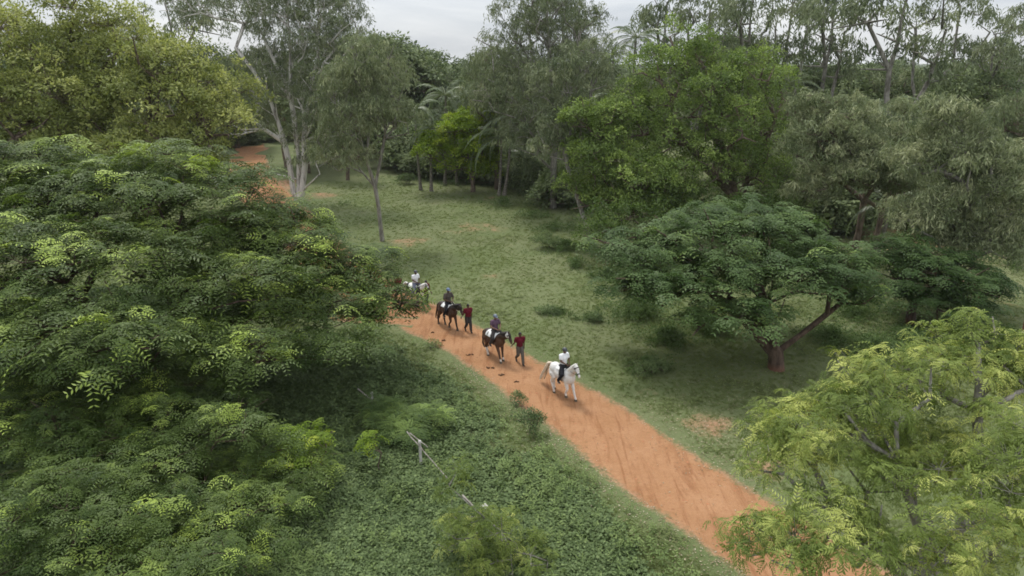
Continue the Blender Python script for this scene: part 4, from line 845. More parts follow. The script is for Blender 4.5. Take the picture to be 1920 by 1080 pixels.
S_ = np.concatenate(SCR); d, _ = path_d(S_[:, 0], S_[:, 1]); S_ = S_[d > .5]; S_[:, 2] += gz(S_[:, 0], S_[:, 1])
scatter('undergrowth', S_, turns(len(S_), .3), rs.uniform(.45, .95, len(S_)), [t_leafball(rs, 34, .42, .15, .075, .25, .7) for _ in range(6)], leaf_mat('scrub_leaf', (.040, .070, .022), (.095, .145, .045), (.18, .24, .075), trans=.22),
        'leafy undergrowth around the feet of the trees on the right', 'undergrowth')
# dry leaf litter at the verge
n = 2600; i_ = rs.integers(20, 75, n); base_ = PL[i_, :2] + rs.normal(0, .25, (n, 2)); dd = np.abs(rs.normal(0, .8, n)) * rs.choice([1, 1, 1, -1], n)
dirv = PL[i_ + 1, :2] - PL[i_ - 1, :2]; dirv /= np.linalg.norm(dirv, axis=1, keepdims=True); nr = np.c_[-dirv[:, 1], dirv[:, 0]]
c_ = base_ + nr * (np.sign(dd) * (PL[i_, 2] + .1) + dd)[:, None]
c_ = np.r_[c_, np.c_[rs.normal(8.4, 1.6, 900), rs.normal(26.2, 2.4, 900)], np.c_[rs.normal(13.2, 2.5, 260), rs.normal(30.5, 1.4, 260)]]; n = len(c_)
th = rs.random(n) * 6.28; s_ = rs.uniform(.02, .05, n); tl = rs.normal(0, .012, n)
Q = np.stack([np.stack([c_[:, 0] + np.cos(th + a) * s_ * f, c_[:, 1] + np.sin(th + a) * s_ * f, gz(c_[:, 0], c_[:, 1]) + .05 + tl * g_], -1) for a, f, g_ in ((0, 1, 1), (1.57, .5, 0), (3.14, 1, -1), (4.71, .5, 0))], 1)
link('leaf_litter', quad_mesh('leaf_litter', Q, rs.random(n)), leaf_mat('dry_leaf', (.16, .12, .07), (.27, .22, .14), (.42, .37, .27), trans=.1), label='pale dry leaves scattered along the verges of the path', cat='leaf litter', kind='stuff')
# clods and stones on the path
n = 1500; i_ = rs.integers(12, 100, n); w_ = rs.uniform(-1, 1, n); dirv = PL[i_ + 1, :2] - PL[i_ - 1, :2]; dirv /= np.linalg.norm(dirv, axis=1, keepdims=True); nr = np.c_[-dirv[:, 1], dirv[:, 0]]
c_ = PL[i_, :2] + dirv * rs.uniform(-.4, .4, (n, 1)) + nr * (w_ * PL[i_, 2])[:, None]; s_ = rs.uniform(.012, .035, n) * np.where(rs.random(n) < .1, 1.8, 1)
V, F = [], []
for k in range(n):
    b0 = len(V); z0 = gzf(*c_[k]) + .012
    for j in range(5): a = j * 1.257 + rs.random() * .6; V.append((c_[k, 0] + math.cos(a) * s_[k] * rs.uniform(.8, 1.3), c_[k, 1] + math.sin(a) * s_[k], z0 + s_[k] * .15))
    V.append((c_[k, 0], c_[k, 1], z0 + s_[k] * .8))
    for j in range(5): F.append((b0 + j, b0 + (j + 1) % 5, b0 + 5))
link('path_clods', poly_mesh('path_clods', V, F), plain_mat('soil_clod', (.34, .155, .08), .95, .1, .25), label='small clods and pebbles strewn over the red path', cat='clods', kind='stuff')

# ------------------------------------------------------------------ the wooded plain out to the horizon
n = 12000; y = 215 * (4200 / 215) ** rs.random(n); x = (rs.random(n) * 2 - 1) * .95 * y
q, t_ = t_leafball(rs, 150, 5.2, 2.4, 1.4, .2, .72)
scatter('distant_woodland', np.c_[x, y, np.full(n, 4.6)], turns(n, .06), rs.uniform(.75, 1.25, n) * np.clip(.9 + (y - 300) / 3000, .85, 1.25), [(q, t_), t_leafball(rs, 150, 5.6, 2.4, 1.4, .2, .65), t_leafball(rs, 130, 4.6, 2.2, 1.3, .2, .85)], M_FAR,
        'unbroken far off woodland reaching to the horizon', 'woodland', tint=.4)

# ------------------------------------------------------------------ coconut palms
def frond_mesh(seed, L=4.0, droop=1.0, dry=0):
    rng = np.random.default_rng(seed); Q, T = [], []
    def P_(t): return np.array([L * .92 * math.sin(t * 1.25 * (.8 + .2 * droop)) / math.sin(1.25) * (1 - .08 * t), .12 * math.sin(t * 3 + seed), L * (.42 * t - (.42 + .45 * droop) * t * t)])
    m = 9
    for i in range(m):                          # midrib
        a, b_ = P_(i / m), P_((i + 1) / m); w = .045 * (1 - i / m) + .012
        Q.append(np.array([a + [0, -w, 0], b_ + [0, -w * .85, 0], b_ + [0, w * .85, 0], a + [0, w, 0]])); T.append(.75)
        Q.append(np.array([a + [0, 0, -w], b_ + [0, 0, -w * .85], b_ + [0, 0, w * .85], a + [0, 0, w]])); T.append(.75)
    for i in range(34):
        t = .16 + .84 * i / 33; p = P_(t); tn = P_(min(1, t + .02)) - P_(t - .02); tn /= np.linalg.norm(tn); ll = .78 * math.sin(math.pi * (.22 + .70 * t)) * L / 4
        for sg in (-1, 1):
            o = np.array([0, sg, 0]) * .75 + tn * .6 + np.array([0, 0, -.55 * rng.uniform(.7, 1.5)]); o /= np.linalg.norm(o)
            Q.append(leafq(p, p + o * ll * rng.uniform(.85, 1.1), (0, 0, 1), .075 * L / 4)); T.append(.4 + rng.normal(0, .08) + dry)
    return quad_mesh('frond', np.array(Q), np.array(T))
FRM = [frond_mesh(i, 4.0, .6 + .35 * i) for i in range(4)]
for f in FRM: f.materials.append(M_PALM)
B_PALM = bark_mat('ringed_palm_bark', (.12, .105, .085), (.26, .235, .20), 3, 3.5, .6)
def palm(u, v, Y, size, label, seed, group='coconut palms'):
    r = random.Random(seed); p, _ = atY(u, v, Y); h = max(2.2, p.z); root = empty('coconut_palm', (p.x, Y, gzf(p.x, Y) - .05), r.uniform(0, 6.28), label=label, cat='palm', group=group)
    lean = r.uniform(.2, .9); V, F = [], []; m = 10
    for i in range(m + 1):
        t = i / m; rr = .17 * (1 - .35 * t) + .10 * math.exp(-t * 12)
        for j in range(8): a = j * math.pi / 4; V.append((-lean * (1 - t) ** 2 + lean + math.cos(a) * rr - lean, math.sin(a) * rr, h * t))
    for i in range(m):
        for j in range(8): F.append((i * 8 + j, i * 8 + (j + 1) % 8, (i + 1) * 8 + (j + 1) % 8, (i + 1) * 8 + j))
    link('trunk', poly_mesh('trunk', V, F), B_PALM, root)
    nf = 17
    for i in range(nf):
        o = link('frond', FRM[(i * 4 // nf + r.randint(0, 1)) % 4 if i < nf - 1 else 3], None, root)
        e = .75 - 1.15 * i / nf + r.uniform(-.1, .1); o.location = (0, 0, h); o.rotation_euler = (r.uniform(-.15, .15), -e, i * 2.4 + r.uniform(-.2, .2)); s = size * r.uniform(.85, 1.1); o.scale = (s, s, s)
    return root
PALMS = [(835, 178, 88, 1, 'coconut palm with upright fronds left of the lime green tree, against dark trees'), (778, 205, 84, .95, 'coconut palm beside the slender pale eucalyptus'), (885, 190, 90, 1.05, 'coconut palm whose fronds arch above the lime green tree'),
         (918, 165, 104, .9, 'small high coconut palm beyond the lime green tree, below the sky gap'), (958, 222, 80, 1.05, 'coconut palm just right of the lime green tree top'), (940, 258, 80, 1.05, 'nearest coconut palm with hanging fronds over the right side of the lime green tree'),
         (850, 222, 87, .9, 'coconut palm half hidden behind the lime green tree'), (806, 240, 84, .9, 'low coconut palm left of the lime green tree'), (1192, 70, 84, 1.0, 'dark coconut palm sticking up behind the left shoulder of the dense green tree'),
         (1090, 205, 76, 1.0, 'coconut palm behind the drooping middle eucalyptus'), (1150, 100, 92, .9, 'coconut palm fronds left of the dark palm on the skyline'), (1478, 160, 76, .9, 'coconut palm behind the right shoulder of the dense green tree'),
         (1890, 250, 62, 1.0, 'coconut palm at the right edge above the pale eucalyptus'), (1650, 205, 62, .9, 'coconut palm between the two grey green eucalyptus crowns'), (990, 300, 88, .9, 'low coconut palm behind the far edge of the meadow'), (1668, 385, 54, .8, 'young coconut palm with hanging dead fronds behind the brown trunks')]
for i, a in enumerate(PALMS): palm(*a, seed=100 + i)

# ------------------------------------------------------------------ single bushes
def bush(u, v, r, h, label, seed, mat=None, tp=None, group='loose bushes on the grass', young=.08, tint=.35):
    p = at(u, v); b_ = .8
    return tree('bush', (p.x, p.y), [(p.x, p.y, h * .55, r, r * .9, h * .42), (p.x + r * .5, p.y + .1, h * .4, r * .6, r * .6, h * .3)], [[(p.x, p.y, 0), (p.x, p.y, h * .3)]], tp or BALL_B, mat or M_COVER, B_BROWN, .03, seed, label, cat='bush', group=group,
                r_tip=.006, step=.4, sub_r=max(.22, r * .36), flat=.8, spacing=.20, up_bias=.5, low=-.4, fill=.3, young=young, base_tint=tint, gap=.05, sc=(.7, 1.1))
BALL_B = [t_leafball(rg, 24, .17, .085, .04, .25, .9) for _ in range(4)]
bush(994, 812, .5, .95, 'dark leafy bush right at the left verge of the path', 201, tint=.2)
bush(968, 762, .22, .4, 'small sprig of a bush beside the path, just behind the dark one', 202)
bush(808, 655, .3, .3, 'little bush on the left verge below the farther brown horse', 204, tint=.5)
bush(1030, 590, .6, .32, 'broad low dark bush in the grass above the white horse', 205)
bush(1112, 606, .5, .35, 'flat bush in the grass between the white horse and the umbrella tree', 206)
bush(700, 598, .4, .4, 'dark bush at the fork where the narrow side path leaves', 207, tint=.2)
bush(1222, 700, .6, .5, 'leafy bush in the shade left of the forked trunk', 208, tint=.5)
bush(762, 345, 1.0, 1.0, 'round grey bush at the far side of the meadow, left of the lime green tree', 209, tint=.3)
bush(1030, 465, 1.1, .9, 'bush at the far edge of the meadow near the leaning trunk', 210, tint=.5)
# ------------------------------------------------------------------ bodies: joined round limbs, fused into one skin
def capsule(p0, r0, p1, r1, n=12, m=4):
    p0, p1 = Vector(p0), Vector(p1); d = (p1 - p0); L_ = d.length; d = d.normalized() if L_ > 1e-6 else Vector((0, 0, 1))
    q = Vector((0, 0, 1)).rotation_difference(d); V, F, rings = [], [], []
    for i in range(m + 1): a = -math.pi / 2 + math.pi / 2 * i / m; rings.append((r0 * math.sin(a), max(1e-4, r0 * math.cos(a))))
    for i in range(m + 1): a = math.pi / 2 * i / m; rings.append((L_ + r1 * math.sin(a), max(1e-4, r1 * math.cos(a))))
    for z, r in rings:
        for j in range(n): a = 2 * math.pi * j / n; V.append(p0 + q @ Vector((math.cos(a) * r, math.sin(a) * r, z)))
    for i in range(len(rings) - 1):
        for j in range(n): F.append((i * n + j, i * n + (j + 1) % n, (i + 1) * n + (j + 1) % n, (i + 1) * n + j))
    F.append(tuple(range(n))[::-1]); F.append(tuple((len(rings) - 1) * n + j for j in range(n)))
    return V, F
def ellipsoid(c, r, rot=(0, 0, 0), n=14, m=9):
    M = Matrix.Rotation(rot[2], 3, 'Z') @ Matrix.Rotation(rot[1], 3, 'Y') @ Matrix.Rotation(rot[0], 3, 'X'); V, F = [], []
    for i in range(m + 1):
        a = -math.pi / 2 + math.pi * i / m
        for j in range(n): b_ = 2 * math.pi * j / n; V.append(Vector(c) + M @ Vector((math.cos(b_) * math.cos(a) * r[0], math.sin(b_) * math.cos(a) * r[1], math.sin(a) * r[2])))
    for i in range(m):
        for j in range(n): F.append((i * n + j, i * n + (j + 1) % n, (i + 1) * n + (j + 1) % n, (i + 1) * n + j))
    return V, F
def chain(*pr):
    return [capsule(pr[i][0], pr[i][1], pr[i + 1][0], pr[i + 1][1]) for i in range(len(pr) - 1)]
def join(shapes):
    V, F = [], []
    for v, f in shapes: b_ = len(V); V += list(v); F += [tuple(i + b_ for i in q) for q in f]
    return V, F
def fuse(name, shapes, voxel=.02, smooth=4, extra=None):
    V, F = join(shapes); me = poly_mesh(name, V, F); o = bpy.data.objects.new('temporary', me); COL.objects.link(o)
    m = o.modifiers.new('r', 'REMESH'); m.mode = 'VOXEL'; m.voxel_size = voxel
    if smooth: s = o.modifiers.new('s', 'SMOOTH'); s.factor = .5; s.iterations = smooth
    dg = bpy.context.evaluated_depsgraph_get(); r = bpy.data.meshes.new_from_object(o.evaluated_get(dg)); bpy.data.objects.remove(o); bpy.data.meshes.remove(me)
    if extra:
        v = np.zeros(len(r.vertices) * 3, np.float32); r.vertices.foreach_get('co', v); V2 = [tuple(a) for a in v.reshape(-1, 3)]; F2 = [tuple(p.vertices) for p in r.polygons]
        b_ = len(V2); ev, ef = join(extra); V2 += [tuple(a) for a in ev]; F2 += [tuple(i + b_ for i in q) for q in ef]; bpy.data.meshes.remove(r); r = poly_mesh(name, V2, F2)
    r.name = name; r.polygons.foreach_set('use_smooth', np.ones(len(r.polygons), bool)); return r
def coat(me, fn):
    n = len(me.vertices); v = np.zeros(n * 3, np.float32); me.vertices.foreach_get('co', v); v = v.reshape(-1, 3)
    a = me.color_attributes.new('coat', 'FLOAT_COLOR', 'POINT'); a.data.foreach_set('color', np.c_[fn(v), np.ones(n)].astype(np.float32).ravel())
def coat_mat(name, rough=.55, spec=.35):
    m, nt = new_mat(name); L = nt.links; a = N(nt, 'ShaderNodeAttribute', attribute_name='coat'); tcn = N(nt, 'ShaderNodeTexCoord'); nz = N(nt, 'ShaderNodeTexNoise'); nz.inputs['Scale'].default_value = 14; nz.inputs['Detail'].default_value = 4
    L.new(tcn.outputs['Object'], nz.inputs[0]); mr = N(nt, 'ShaderNodeMapRange'); mr.inputs[3].default_value = .86; mr.inputs[4].default_value = 1.12; L.new(nz.outputs[0], mr.inputs[0])
    v = N(nt, 'ShaderNodeVectorMath', operation='SCALE'); L.new(a.outputs['Color'], v.inputs[0]); L.new(mr.outputs[0], v.inputs['Scale'])
    p = N(nt, 'ShaderNodeBsdfPrincipled'); p.inputs['Roughness'].default_value = rough; p.inputs['Specular IOR Level'].default_value = spec; L.new(v.outputs[0], p.inputs['Base Color'])
    o = N(nt, 'ShaderNodeOutputMaterial'); L.new(p.outputs[0], o.inputs['Surface']); return m
M_COAT = coat_mat('horse_coat', .5, .35)
def lerp(a, b, t): return [a[i] + (b[i] - a[i]) * t for i in range(3)]
M_TACK = plain_mat('black_leather', (.018, .015, .013), .45, .5); M_STRAP = plain_mat('dark_strap', (.030, .022, .018), .5, .4); M_WHITE = plain_mat('white_cloth', (.72, .72, .70), .85, .1, .06, 5, .2)
M_IRON = plain_mat('stirrup_iron', (.45, .45, .44), .35, .5, .05, metal=.9); M_EYE = plain_mat('dark_eye', (.01, .008, .006), .15, .6); M_ROPE = plain_mat('pale_rope', (.55, .50, .40), .8, .1)

# ------------------------------------------------------------------ horses. x forwards, y to the left, z up, ground at z = 0
def horse(loc, rz, label, colour, legs, head, tail, mane_c, tail_c, cloth=True, cloth_ext=(-.28, .42, 1.9), emblem=None, scale=1.0):
    """legs: fore-left, fore-right, hind-left, hind-right as (hoof dx, lift); head: (poll x, poll z, muzzle x, muzzle z, turn)"""
    root = empty('horse', loc, rz, label=label, cat='horse', group='horses walking in file'); root.scale = (scale,) * 3
    px, pz, mx_, mz, ty = head; S = []
    S += [ellipsoid((.02, 0, 1.10), (.62, .305, .335)), ellipsoid((.48, 0, 1.12), (.29, .27, .36)), ellipsoid((-.50, 0, 1.18), (.34, .275, .315)), ellipsoid((.30, 0, 1.33), (.28, .10, .16)), ellipsoid((-.50, 0, 1.30), (.26, .18, .18)),
          ellipsoid((.60, 0, 1.06), (.16, .19, .24)), ellipsoid((-.05, 0, 1.0), (.45, .26, .26))]
    S += chain(((.44, 0, 1.24), .25), ((.62, ty * .15, 1.38), .19)) + chain(((.62, ty * .15, 1.38), .19), ((px - .12, ty * .6, pz - .18), .135), ((px, ty, pz), .10))
    S += chain(((.50, 0, 1.36), .13), ((px - .08, ty * .8, pz - .01), .07))                                    # crest
    hd = Vector((mx_ - px, ty * .4, mz - pz)); A_ = Vector((px + .03, ty, pz - .01)); M_ = Vector((mx_, ty * 1.4, mz))
    S += chain((A_, .105), (A_.lerp(M_, .35), .095), (A_.lerp(M_, .72), .066), (M_, .058)); S += [ellipsoid(A_.lerp(M_, .28) + Vector((-.035, 0, -.055)), (.11, .075, .10)), ellipsoid(M_ + Vector((-.01, 0, -.03)), (.055, .052, .05))]
    for s in (-1, 1): S += [capsule(A_ + Vector((-.02, s * .05, .05)), .032, A_ + Vector((.0, s * .075, .20)), .010, 8, 2)]
    hoofs = []
    for i, (dx, lift) in enumerate(legs[:2]):
        s = 1 if i == 0 else -1; y = s * .155; kx = .45 + dx * .55 + lift * .55; kz = .53 + lift * .35; fx = .45 + dx - lift * .35; fz = .19 + lift
        S += [ellipsoid((.47, s * .15, 1.05), (.16, .11, .26))] + chain(((.44, y * 1.1, 1.0), .125), ((.43 + dx * .1, y, .84), .098), ((kx, y * .9, kz), .068), ((kx, y * .9, kz - .05), .060), ((fx, y * .85, fz), .047), ((fx + .045, y * .85, fz - .10), .052)); hoofs.append((fx + .05, y * .85, lift))
    for i, (dx, lift) in enumerate(legs[2:]):
        s = 1 if i == 0 else -1; y = s * .15; hx = -.74 + dx * .65 + lift * .3; hz = .56 + lift * .5; fx = -.68 + dx; fz = .19 + lift
        S += [ellipsoid((-.56, s * .13, 1.05), (.24, .145, .30), (0, .25, 0))] + chain(((-.52, y, .98), .175), ((-.48 + dx * .3, y * 1.05, .84), .125), ((hx, y, hz), .075), ((hx + .01, y, hz - .06), .064), ((fx, y * .95, fz), .049), ((fx + .045, y * .95, fz - .10), .052)); hoofs.append((fx + .05, y * .95, lift))
    S += chain(((-.78, 0, 1.34), .06), ((-.86, 0, 1.30), .05))
    me = fuse('body', S, .022, 4); coat(me, colour); link('body', me, M_COAT, root)
    for hx, hy, lf in hoofs:
        V, F = [], []; n = 12
        for z, r in ((.0, .076), (.085, .058)):
            for j in range(n): a = j * 2 * math.pi / n; V.append((hx + .01 - z * .35 + math.cos(a) * r * 1.12, hy + math.sin(a) * r, z + lf + .004))
        for j in range(n): F.append((j, (j + 1) % n, n + (j + 1) % n, n + j))
        F.append(tuple(range(n))[::-1]); F.append(tuple(range(n, 2 * n)))
        link('hoof', poly_mesh('hoof', V, F, False), plain_mat('hoof_horn', (.10, .075, .05), .6, .3), root)
    for s in (-1, 1): link('eye', poly_mesh('eye', *ellipsoid(A_.lerp(M_, .22) + Vector((.02, s * .082, .02)), (.022, .012, .02), n=8, m=5)), M_EYE, root)
    r = random.Random(int(loc[0] * 100)); hm = plain_mat('mane_hair', mane_c, .6, .3, .25, 30); tm = plain_mat('tail_hair', tail_c, .6, .3, .25, 30)
    LK = []
    for k in range(34):                                  # locks fall to the right side of the neck
        t = k / 33; p = Vector((.42, 0, 1.46)).lerp(Vector((px - .02, ty * .9, pz + .11)), t) + Vector((0, 0, .03 * math.sin(t * 3.1))); sd2 = -1 if r.random() < .85 else 1; ln = r.uniform(.22, .34) * (1 - .25 * t)
        LK += chain((p, .030), (p + Vector((-.03, sd2 * .11, -.06)), .028), (p + Vector((-.05 - r.uniform(0, .05), sd2 * .15, -ln)), .010))
    for k in range(4): LK += chain((Vector((px + .02, ty, pz + .11)), .026), (A_.lerp(M_, .2) + Vector((.07, (k - 1.5) * .03, .06)), .018), (A_.lerp(M_, .42) + Vector((.09, (k - 1.5) * .025, .03)), .008))
    link('mane', poly_mesh('mane', *join([capsule(v[0], v[1], v[2], v[3], 6, 2) if False else v for v in LK])), hm, root)
    TL = []
    for k in range(24):
        a = r.uniform(0, 6.28); o = Vector((math.cos(a) * .05, math.sin(a) * .05, 0)); prev = (Vector(tail[0]), .040)
        for i_, q in enumerate(tail[1:]):
            f = (i_ + 1) / (len(tail) - 1); cur = (Vector(q) + o * (1 + 1.6 * f) + Vector((r.uniform(-.03, .03) * f, r.uniform(-.04, .04) * f, r.uniform(-.05, .03) * f)), .036 * (1 - f) + .008); TL += [capsule(prev[0], prev[1], cur[0], cur[1], 6, 2)]; prev = cur
    link('tail', poly_mesh('tail', *join(TL)), tm, root)
    # saddle: seat, pommel, cantle and flaps
    S = [ellipsoid((.10, 0, 1.455), (.24, .14, .045)), ellipsoid((-.12, 0, 1.50), (.07, .155, .06)), ellipsoid((.29, 0, 1.50), (.055, .075, .065))]
    for s in (-1, 1):
        for k in range(5): a = .55 + k * .2; S.append(ellipsoid((.13 + .02 * k, s * .315 * math.sin(a) * 1.02, 1.11 + .36 * math.cos(a)), (.17 - .01 * k, .035, .09), (s * -(math.pi / 2 - a) * -1 if False else 0, 0, 0)))
    sad = link('saddle', fuse('saddle', S, .018, 3), M_TACK, root)
    # girth
    def band(x, r0, w, th0, th1, cz=1.10, ry=.30, rz_=.335, n=22, thick=.012, x1=None, skew=0):
        V, F = [], []
        for i in range(n + 1):
            a = th0 + (th1 - th0) * i / n
            for o_ in (r0, r0 + thick):
                for xx in (x - w / 2, x + w / 2): V.append((xx + skew * math.cos(a), math.sin(a) * (ry + o_), cz + math.cos(a) * (rz_ + o_)))
        for i in range(n):
            b_ = i * 4
            for q in ((0, 1, 5, 4), (2, 6, 7, 3), (0, 4, 6, 2), (1, 3, 7, 5)): F.append(tuple(b_ + k for k in q))
        F += [(0, 2, 3, 1), (n * 4, n * 4 + 1, n * 4 + 3, n * 4 + 2)]
        return V, F
    link('girth', poly_mesh('girth', *band(.20, .005, .08, .9, 2 * math.pi - .9, cz=1.09, ry=.292, rz_=.33)), M_STRAP, root)
    if cloth:
        x0, x1, drop = cloth_ext; V, F = [], []; nx, na = 10, 26
        for o_ in (.014, .030):
            for i in range(nx + 1):
                xx = x0 + (x1 - x0) * i / nx; bulge = .012 * math.sin(i * 1.9)
                for j in range(na + 1):
                    a = -drop / 2 * 1.0 - .0 + drop * j / na; rr = 1 - ((xx - .05) / .95) ** 2 * .12
                    V.append((xx, math.sin(a) * (.305 * rr + o_ + bulge * .5), 1.11 + math.cos(a) * (.335 + .02 * (xx > .2) + o_) + bulge * .3))
        w = (nx + 1) * (na + 1)
        for s_, o_ in ((1, 0), (0, w)):
            for i in range(nx):
                for j in range(na): a = o_ + i * (na + 1) + j; q = (a, a + 1, a + na + 2, a + na + 1); F.append(q if s_ else q[::-1])
        for j in range(na):
            for i in (0, nx): a = i * (na + 1) + j; F.append((a, a + 1, a + 1 + w, a + w))
        for i in range(nx):
            for j in (0, na): a = i * (na + 1) + j; F.append((a, a + na + 1, a + na + 1 + w, a + w))
        cl = link('saddle_cloth', poly_mesh('saddle_cloth', V, F), M_WHITE, root)
        if emblem:
            cu = bpy.data.curves.new('mark', 'FONT'); cu.body = emblem; cu.size = .24; cu.extrude = .002; cu.offset = .006; cu.align_x = 'CENTER'; cu.align_y = 'CENTER'
            tmp = bpy.data.objects.new('temporary', cu); COL.objects.link(tmp); dg = bpy.context.evaluated_depsgraph_get(); tm_ = bpy.data.meshes.new_from_object(tmp.evaluated_get(dg)); bpy.data.objects.remove(tmp)
            a = drop / 2 - .36; o = link('mark', tm_, M_TACK, cl); o.location = (x0 + .17, -math.sin(a) * (.305 + .042), 1.11 + math.cos(a) * (.335 + .040)); o.rotation_euler = (math.pi / 2 - (math.pi / 2 - a) * .9, 0, 0)
    # bridle: bands round nose, cheeks and brow, and the reins to the rider's hands
    def ring(c, ax, ra, rb, t=.012, w=.02):
        q = Vector((0, 0, 1)).rotation_difference(Vector(ax).normalized()); V, F = [], []; n = 16
        for j in range(n):
            a = j * 2 * math.pi / n
            for rr, zz in ((0, -w), (t, -w), (t, w), (0, w)): V.append(Vector(c) + q @ Vector((math.cos(a) * (ra + rr), math.sin(a) * (rb + rr), zz)))
        for j in range(n):
            for k in range(4): F.append((j * 4 + k, j * 4 + (k + 1) % 4, ((j + 1) % n) * 4 + (k + 1) % 4, ((j + 1) % n) * 4 + k))
        return V, F
    dv = (M_ - A_); BR = [ring(A_.lerp(M_, .74), dv, .070, .072), ring(A_.lerp(M_, .12), dv, .112, .112)]
    for s in (-1, 1): BR += [capsule(A_.lerp(M_, .12) + Vector((0, s * .10, 0)), .011, A_.lerp(M_, .86) + Vector((0, s * .064, 0)), .011, 6, 2)]
    link('bridle', poly_mesh('bridle', *join(BR)), M_STRAP, root)
    RN = []; hand = Vector((.44, 0, 1.68))
    for s in (-1, 1): a0 = A_.lerp(M_, .88) + Vector((0, s * .07, 0)); md_ = a0.lerp(hand, .55) + Vector((0, s * .12, -.07)); RN += chain((a0, .009), (md_, .009), (hand + Vector((0, s * .05, 0)), .009))
    link('reins', poly_mesh('reins', *join(RN)), M_STRAP if colour is not coat_brown2 else M_ROPE, root)
    for s in (-1, 1):                                     # stirrups
        ft = Vector((.20, s * .40, .80)); st = link('stirrup', poly_mesh('stirrup', *join([capsule((.12, s * .335, 1.40), .010, ft + Vector((0, 0, .10)), .010, 6, 2)])), M_STRAP, root)
        link('iron', poly_mesh('iron', *ring(ft + Vector((0, 0, .03)), (1, 0, 0), .055, .065, .010, .012)), M_IRON, st)

    return root, M_
def coat_white(v):
    w = np.tile([.66, .64, .61], (len(v), 1)); g = np.clip((.55 - v[:, 2]) / .45, 0, 1)[:, None]; w = w * (1 - g * .25) + np.array([.58, .42, .30]) * g * .25
    mz = np.clip((v[:, 0] - 1.30) / .08, 0, 1)[:, None]; return w * (1 - mz * .15)
def pt(v, c, dark, low):
    o = np.tile(c, (len(v), 1)).astype(float); g = np.clip((.72 - v[:, 2]) / .3, 0, 1)[:, None]; o = o * (1 - g) + np.array(low) * g; t = np.clip((v[:, 2] - 1.25) / .2, 0, 1)[:, None]; return o * (1 - t) + np.array(dark) * t
def coat_brown(v):
    o = pt(v, (.080, .038, .022), (.040, .022, .014), (.050, .026, .016)); hind = v[:, 0] < -.2
    st = (hind & (v[:, 2] < .46)) | (~hind & (v[:, 2] < .20) & (v[:, 2] < 1)); o[st] = (.66, .62, .57)
    bl = (v[:, 0] > .98) & (np.abs(v[:, 1] - .0) < .035) & (v[:, 2] > 1.2) & (v[:, 0] - 1.02 > (1.55 - v[:, 2]) * .6); o[bl] = (.7, .68, .65); return o
def coat_brown2(v):
    return pt(v, (.062, .030, .020), (.030, .018, .014), (.030, .018, .014))
def coat_pied(v):
    o = np.tile((.72, .70, .66), (len(v), 1)); n_ = np.array([mnoise.noise(Vector(p) * 2.1 + Vector((3.3, 1.1, .4))) for p in v]); o[n_ > .02] = (.025, .02, .018); return o

